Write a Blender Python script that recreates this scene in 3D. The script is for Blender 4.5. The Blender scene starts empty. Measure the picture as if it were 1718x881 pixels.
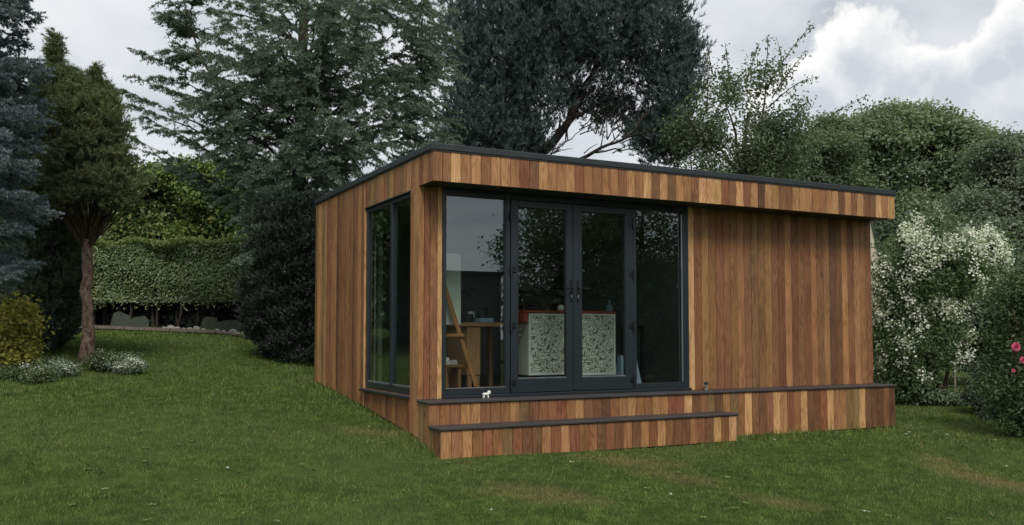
import bpy, math, random
import numpy as np
from mathutils import Vector, Matrix, noise as mn

R = math.radians
rng = np.random.default_rng(7)
rnd = random.Random(5)
scene = bpy.context.scene
COL = scene.collection

# ------------------------------------------------------------------ camera
CP = np.array([-3.3315, -8.4853, 0.6343])
YAW, PITCH, FPX, SYP = 0.4769, 0.0506, 1523.6, 42.4
cam_d = bpy.data.cameras.new('camera')
cam = bpy.data.objects.new('camera', cam_d)
COL.objects.link(cam)
cam.location = CP
cam.rotation_euler = (math.pi / 2 + PITCH, 0, -YAW)
cam_d.sensor_width = 36.0
cam_d.lens = FPX * 36.0 / 1718.0
cam_d.shift_y = SYP / 1718.0
cam_d.clip_end = 2000
scene.camera = cam

# ------------------------------------------------------------------ sky
SUN_EL, SUN_AZ = R(50), R(200)          # azimuth clockwise from +Y (behind the camera, a little right)
world = bpy.data.worlds.new('World')
scene.world = world
world.use_nodes = True
wt = world.node_tree
wt.nodes.clear()


def WN(t, **kw):
    n = wt.nodes.new(t)
    for k, v in kw.items():
        setattr(n, k, v)
    return n


def wl(a, b):
    wt.links.new(a, b)


FW = np.array([math.sin(YAW) * math.cos(PITCH), math.cos(YAW) * math.cos(PITCH), math.sin(PITCH)])
RT = np.array([math.cos(YAW), -math.sin(YAW), 0])
UP = np.cross(RT, FW)


def ray(u, v):
    return FW + RT * (u - 859) / FPX + UP * (440.5 + SYP - v) / FPX


def at(u, v, depth):
    """world point seen in direction (u, v) of the 1718 px photograph at a depth in metres"""
    return CP + ray(u, v) * depth


def project(P):
    d = P - CP
    z = d @ FW
    return 859 + FPX * (d @ RT) / z, 440.5 + SYP - FPX * (d @ UP) / z


wout = WN('ShaderNodeOutputWorld')
bg = WN('ShaderNodeBackground')
bg.inputs['Strength'].default_value = 0.09
sky = WN('ShaderNodeTexSky', sky_type='NISHITA')
sky.sun_disc = False
sky.sun_elevation = SUN_EL
sky.sun_rotation = SUN_AZ
tc = WN('ShaderNodeTexCoord')


def wmath(op, a, b=None, c=None, clamp=False):
    n = WN('ShaderNodeMath', operation=op)
    n.use_clamp = clamp
    for i, x in enumerate((a, b, c)):
        if x is None:
            continue
        if isinstance(x, (int, float)):
            n.inputs[i].default_value = x
        else:
            wl(x, n.inputs[i])
    return n.outputs[0]


def wnoise(vec, scale, detail, rough=0.55, dist=0.0):
    n = WN('ShaderNodeTexNoise')
    n.inputs['Scale'].default_value = scale
    n.inputs['Detail'].default_value = detail
    n.inputs['Roughness'].default_value = rough
    n.inputs['Distortion'].default_value = dist
    wl(vec, n.inputs['Vector'])
    return n


def wramp(fac, stops):
    n = WN('ShaderNodeValToRGB')
    e = n.color_ramp.elements
    while len(e) < len(stops):
        e.new(0.5)
    for i, (p, c) in enumerate(stops):
        e[i].position = p
        e[i].color = (c[0], c[1], c[2], 1)
    wl(fac, n.inputs[0])
    return n.outputs[0]


def wmix(fac, a, b):
    n = WN('ShaderNodeMix', data_type='RGBA')
    for x, s in ((fac, n.inputs[0]), (a, n.inputs[6]), (b, n.inputs[7])):
        if isinstance(x, (int, float)):
            s.default_value = x
        elif isinstance(x, tuple):
            s.default_value = (*x, 1)
        else:
            wl(x, s)
    return n.outputs[2]


nrm = WN('ShaderNodeVectorMath', operation='NORMALIZE')
wl(tc.outputs['Generated'], nrm.inputs[0])
dirv = nrm.outputs[0]
# overcast sheet: broad soft variation, flattened towards the horizon like a real layer
sep = WN('ShaderNodeSeparateXYZ')
wl(dirv, sep.inputs[0])
zz = wmath('ADD', wmath('MAXIMUM', sep.outputs[2], 0.0), 0.35)
sc_ = WN('ShaderNodeVectorMath', operation='DIVIDE')
cmb = WN('ShaderNodeCombineXYZ')
for i in range(3):
    wl(zz, cmb.inputs[i])
wl(dirv, sc_.inputs[0])
wl(cmb.outputs[0], sc_.inputs[1])
n1 = wnoise(sc_.outputs[0], 2.6, 8, 0.52, 0.4)
sheet = wramp(n1.outputs[0], [(0.38, (3.5, 3.7, 3.9)), (0.47, (4.7, 4.9, 5.1)), (0.58, (5.6, 5.75, 5.9)), (0.72, (6.3, 6.4, 6.45))])
# heaped clouds: lumps given as sky directions, edges broken up by fractal noise
lumps = [(1440, 105, 92), (1365, 165, 80), (1505, 150, 80), (1590, 165, 82), (1660, 120, 66), (1725, 95, 85), (1800, 60, 120),
         (1690, 230, 130), (1420, 230, 120), (1540, 260, 130), (1300, 260, 90), (1340, 215, 110)]
np1 = wnoise(dirv, 9.0, 8, 0.58)
off = WN('ShaderNodeVectorMath', operation='SUBTRACT')
wl(np1.outputs['Color'], off.inputs[0])
off.inputs[1].default_value = (0.5, 0.5, 0.5)
offs = WN('ShaderNodeVectorMath', operation='SCALE')
wl(off.outputs[0], offs.inputs[0])
offs.inputs['Scale'].default_value = 0.11
pd = WN('ShaderNodeVectorMath', operation='ADD')
wl(dirv, pd.inputs[0])
wl(offs.outputs[0], pd.inputs[1])
dmin = None
for (u, v, r) in lumps:
    d = ray(u, v)
    d = d / np.linalg.norm(d)
    dn = WN('ShaderNodeVectorMath', operation='DISTANCE')
    wl(pd.outputs[0], dn.inputs[0])
    dn.inputs[1].default_value = tuple(d)
    q = wmath('DIVIDE', dn.outputs['Value'], r / FPX * 0.93)
    dmin = q if dmin is None else wmath('SMOOTH_MIN', dmin, q, 0.12)
cum_mask = WN('ShaderNodeMapRange')
cum_mask.inputs['From Min'].default_value = 1.06
cum_mask.inputs['From Max'].default_value = 0.93
wl(dmin, cum_mask.inputs['Value'])
n2 = wnoise(dirv, 14.0, 6, 0.6)
dsh = wmath('ADD', dmin, wmath('MULTIPLY', wmath('SUBTRACT', n2.outputs[0], 0.5), 1.5))
cum = wramp(dsh, [(0.22, (4.6, 4.8, 5.05)), (0.50, (5.5, 5.65, 5.8)), (0.74, (6.5, 6.55, 6.5)), (0.97, (7.7, 7.6, 7.3))])
cl = wmix(cum_mask.outputs[0], sheet, cum)
# a little of the clear sky shows through the thin sheet
fin = wmix(0.93, sky.outputs[0], cl)
wl(fin, bg.inputs['Color'])
wl(bg.outputs[0], wout.inputs['Surface'])

sun_d = bpy.data.lights.new('sun', 'SUN')
sun_d.energy = 1.5
sun_d.angle = R(22)
sun_d.color = (1.0, 0.95, 0.88)
sun = bpy.data.objects.new('sun', sun_d)
COL.objects.link(sun)
sdir = Vector((math.sin(SUN_AZ) * math.cos(SUN_EL), math.cos(SUN_AZ) * math.cos(SUN_EL), math.sin(SUN_EL)))
sun.rotation_euler = sdir.to_track_quat('Z', 'Y').to_euler()

scene.view_settings.view_transform = 'Standard'
scene.view_settings.look = 'None'
scene.view_settings.exposure = 0.66
scene.view_settings.gamma = 1.0
scene.cycles.max_bounces = 6
scene.cycles.diffuse_bounces = 3
scene.cycles.glossy_bounces = 3
scene.cycles.transmission_bounces = 4
scene.cycles.transparent_max_bounces = 8
scene.cycles.caustics_reflective = False
scene.cycles.caustics_refractive = False


# ------------------------------------------------------------------ object helpers
def setp(o, label=None, cat=None, group=None, kind=None):
    if label: o['label'] = label
    if cat: o['category'] = cat
    if group: o['group'] = group
    if kind: o['kind'] = kind
    return o


def empty(name, loc, label=None, cat=None, group=None, rz=0.0):
    o = bpy.data.objects.new(name, None)
    o.empty_display_size = 0.2
    COL.objects.link(o)
    o.location = tuple(loc)
    o.rotation_euler = (0, 0, rz)
    return setp(o, label, cat, group)


def link(name, me, mat, parent=None, loc=None, smooth=False):
    if mat is not None and not me.materials:
        for m in (mat if isinstance(mat, (list, tuple)) else [mat]):
            me.materials.append(m)
    if smooth:
        me.polygons.foreach_set('use_smooth', [True] * len(me.polygons))
    o = bpy.data.objects.new(name, me)
    COL.objects.link(o)
    if parent is not None:
        o.parent = parent
    if loc is not None:
        o.location = tuple(loc)
    return o


class MB:
    """collects shapes; world coordinates minus an origin"""

    def __init__(self, origin=(0, 0, 0)):
        self.v, self.f, self.o = [], [], np.array(origin, float)

    def add(self, vs, fs):
        k = len(self.v)
        self.v += [tuple(np.array(p, float) - self.o) for p in vs]
        self.f += [tuple(i + k for i in f) for f in fs]
        return self

    def box(self, x0, x1, y0, y1, z0, z1, ch=0.0):
        if ch <= 0:
            vs = [(x, y, z) for z in (z0, z1) for y in (y0, y1) for x in (x0, x1)]
            return self.add(vs, [(0, 2, 3, 1), (4, 5, 7, 6), (0, 1, 5, 4), (2, 6, 7, 3), (0, 4, 6, 2), (1, 3, 7, 5)])
        vs, c = [], ch
        for (z, i) in ((z0, c), (z0 + c, 0), (z1 - c, 0), (z1, c)):
            X0, X1, Y0, Y1 = x0 + i, x1 - i, y0 + i, y1 - i
            e = c if i == 0 else c * 0.5
            vs += [(X0 + e, Y0, z), (X1 - e, Y0, z), (X1, Y0 + e, z), (X1, Y1 - e, z), (X1 - e, Y1, z), (X0 + e, Y1, z), (X0, Y1 - e, z), (X0, Y0 + e, z)]
        fs = [tuple(range(7, -1, -1)), tuple(range(24, 32))]
        for r in range(3):
            for k in range(8):
                a, b = r * 8 + k, r * 8 + (k + 1) % 8
                fs.append((a, b, b + 8, a + 8))
        return self.add(vs, fs)

    def bar(self, a, b, w, h, up=(0, 0, 1)):
        a, b = Vector(a), Vector(b)
        d = (b - a).normalized()
        u = Vector(up)
        s = d.cross(u)
        if s.length < 1e-4:
            s = d.cross(Vector((1, 0, 0)))
        s.normalize()
        t = s.cross(d).normalized()
        vs = []
        for p in (a, b):
            for i, j in ((-1, -1), (1, -1), (1, 1), (-1, 1)):
                vs.append(tuple(p + s * (i * w / 2) + t * (j * h / 2)))
        return self.add(vs, [(3, 2, 1, 0), (4, 5, 6, 7), (0, 1, 5, 4), (1, 2, 6, 5), (2, 3, 7, 6), (3, 0, 4, 7)])

    def tube(self, pts, rad, n=6, rough=0.0):
        pts = [Vector(p) for p in pts]
        if isinstance(rad, (int, float)):
            rad = [rad] * len(pts)
        vs, fs = [], []
        prev = None
        for i, p in enumerate(pts):
            d = (pts[min(i + 1, len(pts) - 1)] - pts[max(i - 1, 0)]).normalized()
            if prev is None:
                s = d.orthogonal().normalized()
            else:
                s = (prev - d * prev.dot(d))
                s = s.normalized() if s.length > 1e-5 else d.orthogonal().normalized()
            prev = s
            t = d.cross(s)
            for k in range(n):
                a = 2 * math.pi * k / n
                rr = rad[i] * (1 + rough * (rnd.random() - 0.5) * 2)
                vs.append(tuple(p + (s * math.cos(a) + t * math.sin(a)) * rr))
        for i in range(len(pts) - 1):
            for k in range(n):
                a, b = i * n + k, i * n + (k + 1) % n
                fs.append((a, b, b + n, a + n))
        fs.append(tuple(range(n - 1, -1, -1)))
        fs.append(tuple(range((len(pts) - 1) * n, len(pts) * n)))
        return self.add(vs, fs)

    def lathe(self, c, prof, n=16):
        vs, fs = [], []
        for (r, z) in prof:
            for k in range(n):
                a = 2 * math.pi * k / n
                vs.append((c[0] + r * math.cos(a), c[1] + r * math.sin(a), c[2] + z))
        for i in range(len(prof) - 1):
            for k in range(n):
                a, b = i * n + k, i * n + (k + 1) % n
                fs.append((a, b, b + n, a + n))
        fs.append(tuple(range(n - 1, -1, -1)))
        fs.append(tuple(range((len(prof) - 1) * n, len(prof) * n)))
        return self.add(vs, fs)

    def mesh(self, name):
        me = bpy.data.meshes.new(name)
        me.from_pydata(self.v, [], self.f)
        me.update()
        return me

    def build(self, name, mat, parent=None, loc=None, smooth=False):
        return link(name, self.mesh(name), mat, parent, loc, smooth)


def np_mesh(name, V, F, tint=None):
    me = bpy.data.meshes.new(name)
    n, k = F.shape
    me.vertices.add(len(V))
    me.vertices.foreach_set('co', np.ascontiguousarray(V, dtype=np.float32).ravel())
    me.loops.add(n * k)
    me.loops.foreach_set('vertex_index', np.ascontiguousarray(F, dtype=np.int32).ravel())
    me.polygons.add(n)
    me.polygons.foreach_set('loop_start', np.arange(0, n * k, k, dtype=np.int32))
    me.polygons.foreach_set('loop_total', np.full(n, k, dtype=np.int32))
    if tint is not None:
        a = me.attributes.new('tint', 'FLOAT', 'POINT')
        a.data.foreach_set('value', np.ascontiguousarray(tint, dtype=np.float32))
    me.update(calc_edges=True)
    return me


# ------------------------------------------------------------------ materials
class NT:
    def __init__(self, name, rough=0.6, spec=0.5, metal=0.0):
        self.m = bpy.data.materials.new(name)
        self.m.use_nodes = True
        self.t = self.m.node_tree
        self.p = self.t.nodes['Principled BSDF']
        self.p.inputs['Roughness'].default_value = rough
        self.p.inputs['Specular IOR Level'].default_value = spec
        self.p.inputs['Metallic'].default_value = metal
        self.out = self.t.nodes['Material Output']

    def n(self, t, **kw):
        x = self.t.nodes.new(t)
        for k, v in kw.items():
            setattr(x, k, v)
        return x

    def l(self, a, b):
        self.t.links.new(a, b)

    def put(self, s, x):
        if isinstance(x, (int, float)):
            s.default_value = x
        elif isinstance(x, tuple):
            s.default_value = (*x, 1) if len(x) == 3 and len(s.default_value) == 4 else x
        else:
            self.l(x, s)

    def math(self, op, a, b=0.0, clamp=False):
        x = self.n('ShaderNodeMath', operation=op)
        x.use_clamp = clamp
        self.put(x.inputs[0], a)
        self.put(x.inputs[1], b)
        return x.outputs[0]

    def mix(self, f, a, b, mode='MIX'):
        x = self.n('ShaderNodeMix', data_type='RGBA', blend_type=mode)
        self.put(x.inputs[0], f)
        self.put(x.inputs[6], a)
        self.put(x.inputs[7], b)
        return x.outputs[2]

    def noise(self, vec, scale, detail=4, rough=0.55, dist=0.0):
        x = self.n('ShaderNodeTexNoise')
        x.inputs['Scale'].default_value = scale
        x.inputs['Detail'].default_value = detail
        x.inputs['Roughness'].default_value = rough
        x.inputs['Distortion'].default_value = dist
        if vec is not None:
            self.l(vec, x.inputs['Vector'])
        return x.outputs[0]

    def rng(self, v, a, b, c=0.0, d=1.0):
        x = self.n('ShaderNodeMapRange')
        self.put(x.inputs[0], v)
        for i, q in enumerate((a, b, c, d)):
            x.inputs[1 + i].default_value = q
        return x.outputs[0]

    def mapping(self, vec, scale=(1, 1, 1), loc=None):
        x = self.n('ShaderNodeMapping')
        self.l(vec, x.inputs['Vector'])
        x.inputs['Scale'].default_value = scale
        if loc is not None:
            self.l(loc, x.inputs['Location'])
        return x.outputs[0]

    def bump(self, h, strength=0.3, dist=0.01):
        x = self.n('ShaderNodeBump')
        x.inputs['Strength'].default_value = strength
        x.inputs['Distance'].default_value = dist
        self.l(h, x.inputs['Height'])
        self.l(x.outputs[0], self.p.inputs['Normal'])

    def color(self, c):
        self.put(self.p.inputs['Base Color'], c)
        return self.m


def plain(name, c, rough=0.6, spec=0.5, metal=0.0, var=0.15, scale=12.0):
    t = NT(name, rough, spec, metal)
    co = t.n('ShaderNodeTexCoord')
    f = t.noise(co.outputs['Object'], scale, 5)
    dark = tuple(x * (1 - var) for x in c)
    lite = tuple(min(1, x * (1 + var)) for x in c)
    t.color(t.mix(t.rng(f, 0.3, 0.7), dark, lite))
    t.bump(f, 0.15, 0.004)
    return t.m


def cedar_mat():
    t = NT('cedar_board', 0.62, 0.3)
    oi = t.n('ShaderNodeObjectInfo')
    co = t.n('ShaderNodeTexCoord')
    cb = t.n('ShaderNodeCombineXYZ')
    t.l(t.math('MULTIPLY', oi.outputs['Random'], 37.0), cb.inputs[0])
    t.l(t.math('MULTIPLY', oi.outputs['Random'], 91.0), cb.inputs[2])
    v1 = t.mapping(co.outputs['Object'], (1, 1, 0.11), cb.outputs[0])
    # flat-sawn grain: contour bands of a stretched noise
    g0 = t.noise(v1, 9.0, 2, 0.4, 0.25)
    bands = t.math('SINE', t.math('MULTIPLY', g0, 85.0))
    fine = t.noise(t.mapping(co.outputs['Object'], (1, 1, 0.03), cb.outputs[0]), 240.0, 3, 0.6)
    blot = t.noise(t.mapping(co.outputs['Object'], (1, 1, 0.35), cb.outputs[0]), 5.0, 3)
    k = t.math('ADD', t.math('MULTIPLY', bands, 0.17), t.math('MULTIPLY', t.math('SUBTRACT', fine, 0.5), 0.95))
    k = t.math('ADD', k, t.math('MULTIPLY', t.math('SUBTRACT', blot, 0.5), 0.9))
    # weather streaks running over several boards
    gw = t.n('ShaderNodeNewGeometry')
    st = t.noise(t.mapping(gw.outputs['Position'], (1, 1, 0.16)), 3.2, 5, 0.6)
    k = t.math('ADD', k, t.math('MULTIPLY', t.math('SUBTRACT', st, 0.5), 0.55))
    val = t.math('ADD', 1.0, k)
    c = t.mix(1.0, oi.outputs['Color'], t_gray(t, val), 'MULTIPLY')
    # slightly redder where the grain is dark
    c = t.mix(t.rng(k, 0.0, -0.35, 0.0, 0.35), c, t.mix(1.0, c, (0.95, 0.62, 0.5), 'MULTIPLY'))
    # small knots
    vo = t.n('ShaderNodeTexVoronoi')
    t.l(t.mapping(co.outputs['Object'], (1, 1, 0.45), cb.outputs[0]), vo.inputs['Vector'])
    vo.inputs['Scale'].default_value = 2.6
    kn = t.rng(vo.outputs['Distance'], 0.035, 0.055, 1.0, 0.0)
    c = t.mix(t.math('MULTIPLY', kn, 0.75), c, (0.07, 0.03, 0.015))
    t.color(c)
    t.bump(t.math('ADD', fine, t.math('MULTIPLY', bands, 0.15)), 0.25, 0.002)
    return t.m


def t_gray(t, v):
    c = t.n('ShaderNodeCombineColor')
    for i in range(3):
        t.l(v, c.inputs[i])
    return c.outputs[0]


def wood(name, c, axis_scale=(1, 1, 0.08), rough=0.5):
    t = NT(name, rough, 0.4)
    co = t.n('ShaderNodeTexCoord')
    v = t.mapping(co.outputs['Object'], axis_scale)
    f = t.noise(v, 60, 4, 0.6, 0.4)
    t.color(t.mix(t.rng(f, 0.3, 0.7), tuple(x * 0.65 for x in c), tuple(x * 1.2 for x in c)))
    t.bump(f, 0.2, 0.002)
    return t.m


def leaf_mat(name, a, b, trans=0.22, rough=0.55, c=None, spec=0.35):
    """a..b: colours of individual leaves; c: some scattered leaves of another colour"""
    t = NT(name, rough, spec)
    at_ = t.n('ShaderNodeAttribute')
    at_.attribute_name = 'tint'
    geo = t.n('ShaderNodeNewGeometry')
    cl = t.noise(geo.outputs['Position'], 1.1, 3)
    f = t.math('ADD', t.math('MULTIPLY', at_.outputs['Fac'], 0.7), t.rng(cl, 0.35, 0.65, -0.1, 0.4), True)
    col = t.mix(f, a, b)
    if c is not None:
        col = t.mix(t.rng(at_.outputs['Fac'], 0.86, 0.93), col, c)
    t.color(col)
    tr = t.n('ShaderNodeBsdfTranslucent')
    t.l(t.mix(0.5, col, t.mix(1.0, col, (0.9, 1.2, 0.3), 'MULTIPLY')), tr.inputs['Color'])
    ms = t.n('ShaderNodeMixShader')
    ms.inputs[0].default_value = trans
    t.l(t.p.outputs[0], ms.inputs[1])
    t.l(tr.outputs[0], ms.inputs[2])
    t.l(ms.outputs[0], t.out.inputs['Surface'])
    return t.m


def bark(name, a, b, sc=14.0, zs=0.3):
    t = NT(name, 0.9, 0.2)
    co = t.n('ShaderNodeTexCoord')
    v = t.mapping(co.outputs['Object'], (1, 1, zs))
    f = t.noise(v, sc, 6, 0.65, 0.6)
    t.color(t.mix(t.rng(f, 0.35, 0.65), a, b))
    t.bump(f, 0.8, 0.03)
    return t.m


def glass_mat():
    t = NT('window_glass')
    t.t.nodes.remove(t.p)
    # Schlick reflectance of one face (the same from inside and outside: a thin sheet, no total reflection)
    ge = t.n('ShaderNodeNewGeometry')
    dt = t.n('ShaderNodeVectorMath', operation='DOT_PRODUCT')
    t.l(ge.outputs['Normal'], dt.inputs[0])
    t.l(ge.outputs['Incoming'], dt.inputs[1])
    c1 = t.math('SUBTRACT', 1.0, t.math('ABSOLUTE', dt.outputs['Value']))
    fr = t.math('ADD', t.math('MULTIPLY', t.math('POWER', c1, 5.0), 0.905), 0.095)
    gl = t.n('ShaderNodeBsdfGlossy')
    gl.inputs['Roughness'].default_value = 0.0
    gl.inputs['Color'].default_value = (0.93, 0.97, 1.0, 1)
    # float glass is never perfectly flat
    co = t.n('ShaderNodeTexCoord')
    bp = t.n('ShaderNodeBump')
    bp.inputs['Strength'].default_value = 0.012
    bp.inputs['Distance'].default_value = 0.01
    t.l(t.noise(co.outputs['Object'], 2.2, 1), bp.inputs['Height'])
    t.l(bp.outputs[0], gl.inputs['Normal'])
    tr = t.n('ShaderNodeBsdfTransparent')
    tr.inputs['Color'].default_value = (0.89, 0.925, 0.91, 1)
    ms = t.n('ShaderNodeMixShader')
    t.l(fr, ms.inputs[0])
    t.l(tr.outputs[0], ms.inputs[1])
    t.l(gl.outputs[0], ms.inputs[2])
    t.l(ms.outputs[0], t.out.inputs['Surface'])
    return t.m


M = {}
M['cedar'] = cedar_mat()
M['glass'] = glass_mat()
M['frame'] = plain('anthracite_frame', (0.019, 0.025, 0.031), 0.38, 0.5, var=0.06, scale=3)
M['black_trim'] = plain('black_edge_trim', (0.022, 0.027, 0.031), 0.5, 0.5, var=0.12, scale=6)
M['rubber'] = plain('rubber_roof', (0.03, 0.032, 0.034), 0.8, 0.3)
M['cap'] = wood('composite_cap', (0.05, 0.047, 0.048), (0.06, 1, 1), 0.55)
M['core'] = plain('breather_membrane', (0.02, 0.016, 0.012), 0.9)
M['soffit'] = plain('dark_soffit', (0.03, 0.032, 0.035), 0.6)
M['inner'] = plain('room_plaster', (0.24, 0.26, 0.26), 0.9, var=0.05, scale=2)
M['floor'] = wood('room_floor_oak', (0.14, 0.08, 0.045), (0.1, 1, 1), 0.4)
M['pine_wood'] = wood('pine_furniture', (0.42, 0.20, 0.08))
M['oak'] = wood('oak_furniture', (0.36, 0.20, 0.09))
M['oak_h'] = wood('oak_top', (0.40, 0.22, 0.10), (0.08, 1, 1))
M['white'] = plain('white_paint', (0.82, 0.83, 0.76), 0.5, var=0.03)
M['canvas'] = plain('canvas_board', (0.62, 0.68, 0.60), 0.8, var=0.1, scale=5)
M['red'] = plain('red_cloth', (0.35, 0.06, 0.04), 0.8)
M['black'] = plain('black_plastic', (0.015, 0.015, 0.017), 0.4)
M['blue'] = plain('pale_blue_fabric', (0.25, 0.36, 0.44), 0.8)
M['steel'] = plain('brushed_steel', (0.35, 0.36, 0.38), 0.35, 0.5, 0.8)
M['handle'] = plain('dark_handle', (0.012, 0.013, 0.015), 0.3)
M['cream'] = plain('cream_render', (0.55, 0.50, 0.38), 0.9)
M['stone'] = plain('pale_stone', (0.36, 0.34, 0.30), 0.9, var=0.35, scale=9)
M['slab'] = plain('weathered_slab', (0.048, 0.060, 0.042), 0.9, var=0.3, scale=4)
M['kerb'] = plain('timber_edging', (0.17, 0.15, 0.12), 0.9, var=0.3)
M['soil'] = plain('soil', (0.035, 0.025, 0.017), 1.0, var=0.4)
M['grey_boards'] = wood('grey_fence_boards', (0.09, 0.088, 0.08), (0.06, 1, 1), 0.8)
M['brown_boards'] = wood('brown_fence_boards', (0.12, 0.08, 0.05), (0.06, 1, 1), 0.8)


def floral_mat():
    t = NT('floral_fretwork', 0.5, 0.4)
    co = t.n('ShaderNodeTexCoord')
    v = t.mapping(co.outputs['Object'], (1, 0.0, 1))
    a = t.noise(v, 9.0, 1, 0.4, 2.8)
    s = t.math('SINE', t.math('MULTIPLY', a, 34.0))
    vo = t.n('ShaderNodeTexVoronoi')
    t.l(v, vo.inputs['Vector'])
    vo.inputs['Scale'].default_value = 15.0
    d = t.rng(vo.outputs['Distance'], 0.20, 0.26, 1.0, 0.0)
    f = t.math('MAXIMUM', t.rng(s, 0.25, 0.45, 0.0, 1.0), d)
    t.color(t.mix(f, (0.82, 0.84, 0.70), (0.13, 0.14, 0.115)))
    return t.m


M['floral'] = floral_mat()


# ------------------------------------------------------------------ ground
def sstep(x):
    x = np.clip(x, 0, 1)
    return x * x * (3 - 2 * x)


def ground_z(X, Y):
    X = np.asarray(X, float)
    Y = np.asarray(Y, float)
    l = np.interp(Y, [-60, -9, -3, -0.6, -0.3, 0.24, 1.81, 2.85, 3.85, 9, 15, 30, 80], [-2.2, -0.92, -0.66, -0.56, -0.47, -0.385, -0.21, -0.11, -0.03, 0.40, 0.80, 1.4, 2.2])
    r = np.interp(Y, [-60, -9, -3, -0.6, 2, 5, 15, 30, 80], [-2.2, -0.95, -0.68, -0.56, -0.51, -0.36, 0.0, 0.5, 1.4])
    s = sstep((X - 0.0) / 3.5)
    return l * (1 - s) + r * s


def gz(x, y):
    return float(ground_z(x, y))


def ground_hit(u, v):
    d = ray(u, v)
    t = 1.0
    while t < 80:
        p = CP + d * t
        if p[2] < gz(p[0], p[1]):
            return p
        t += 0.02
    return p


def grid_axis():
    a = [-400, -250, -150, -100, -70, -50, -40]
    a += list(np.arange(-32, -14, 2.0)) + list(np.arange(-14, 24, 0.3)) + list(np.arange(24, 40, 2.0)) + [45, 60, 80, 120, 200, 400]
    return np.array(a, float)


ax = grid_axis()
GX, GY = np.meshgrid(ax, ax, indexing='ij')
GZ = ground_z(GX, GY) + 0.012 * np.sin(GX * 1.7 + np.cos(GY * 1.3)) * np.cos(GY * 1.1 + 0.7)
n_ = len(ax)
V = np.stack([GX, GY, GZ], -1).reshape(-1, 3)
ii, jj = np.meshgrid(np.arange(n_ - 1), np.arange(n_ - 1), indexing='ij')
F = np.stack([ii * n_ + jj, (ii + 1) * n_ + jj, (ii + 1) * n_ + jj + 1, ii * n_ + jj + 1], -1).reshape(-1, 4)


PATCHES = []
for (u_, v_, sx_, sy_, an_) in ((1585, 775, .16, .35, .2), (1640, 800, .20, .55, .1), (1700, 815, .22, .5, .1), (1060, 775, .30, .5, -.7), (1130, 800, .20, .5, -.3), (1310, 842, .16, .35, -.3), (900, 830, .3, .5, -.6), (620, 725, .15, .4, -.8)):
    q_ = ground_hit(u_, v_)
    PATCHES.append((float(q_[0]), float(q_[1]), sx_, sy_, an_))


def lawn_color(t, for_blade):
    geo = t.n('ShaderNodeNewGeometry')
    pos = geo.outputs['Position']
    big = t.noise(pos, 0.45, 4)
    mid = t.noise(pos, 2.4, 5, 0.6)
    fine = t.noise(pos, 22.0, 3, 0.6)
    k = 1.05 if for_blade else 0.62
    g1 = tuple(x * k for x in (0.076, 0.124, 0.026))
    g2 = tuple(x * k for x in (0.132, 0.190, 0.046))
    c = t.mix(t.rng(mid, 0.32, 0.68), g1, g2)
    mott = t.noise(pos, 7.5, 4, 0.65)
    c = t.mix(t.rng(mott, 0.36, 0.64), t.mix(1.0, c, (0.66, 0.72, 0.66), 'MULTIPLY'), t.mix(1.0, c, (1.22, 1.18, 1.15), 'MULTIPLY'))
    c = t.mix(t.rng(big, 0.42, 0.66, 0.0, 0.55), c, tuple(x * k for x in (0.138, 0.178, 0.056)))
    # worn, straw-coloured patches with a place of their own on the lawn
    patches = PATCHES
    for (px, py, sx, sy, ang) in patches:
        mp = t.n('ShaderNodeVectorMath', operation='SUBTRACT')
        t.l(pos, mp.inputs[0])
        mp.inputs[1].default_value = (px, py, 0)
        rt = t.n('ShaderNodeVectorRotate', rotation_type='Z_AXIS')
        t.l(mp.outputs[0], rt.inputs['Vector'])
        rt.inputs['Angle'].default_value = ang
        sc = t.n('ShaderNodeVectorMath', operation='MULTIPLY')
        t.l(rt.outputs[0], sc.inputs[0])
        sc.inputs[1].default_value = (1 / sx, 1 / sy, 0)
        ln = t.n('ShaderNodeVectorMath', operation='LENGTH')
        t.l(sc.outputs[0], ln.inputs[0])
        d = t.math('ADD', ln.outputs['Value'], t.math('MULTIPLY', t.math('SUBTRACT', t.noise(pos, 3.5, 5, 0.7), 0.5), 2.6))
        c = t.mix(t.rng(d, 1.5, 0.1, 0.0, 0.55), c, tuple(x * k for x in (0.27, 0.22, 0.10)))
    c = t.mix(t.rng(fine, 0.60, 0.75, 0.0, 0.35), c, tuple(x * k for x in (0.19, 0.17, 0.07)))
    return c


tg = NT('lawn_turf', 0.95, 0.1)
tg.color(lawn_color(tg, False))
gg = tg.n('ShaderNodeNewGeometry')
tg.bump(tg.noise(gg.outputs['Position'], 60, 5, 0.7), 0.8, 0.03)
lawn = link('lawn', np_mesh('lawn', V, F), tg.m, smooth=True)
setp(lawn, 'mown green lawn sloping gently up behind the timber garden room', kind='structure')

tb = NT('grass_blade', 0.55, 0.25)
cb_ = lawn_color(tb, True)
ab = tb.n('ShaderNodeAttribute')
ab.attribute_name = 'tint'
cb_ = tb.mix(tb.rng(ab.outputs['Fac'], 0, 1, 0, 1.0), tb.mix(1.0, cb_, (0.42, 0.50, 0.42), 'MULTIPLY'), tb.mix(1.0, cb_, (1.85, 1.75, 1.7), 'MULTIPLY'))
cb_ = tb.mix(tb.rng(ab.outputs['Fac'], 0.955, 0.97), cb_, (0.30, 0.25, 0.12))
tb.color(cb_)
trb = tb.n('ShaderNodeBsdfTranslucent')
tb.l(cb_, trb.inputs['Color'])
msb = tb.n('ShaderNodeMixShader')
msb.inputs[0].default_value = 0.25
tb.l(tb.p.outputs[0], msb.inputs[1])
tb.l(trb.outputs[0], msb.inputs[2])
tb.l(msb.outputs[0], tb.out.inputs['Surface'])


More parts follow.
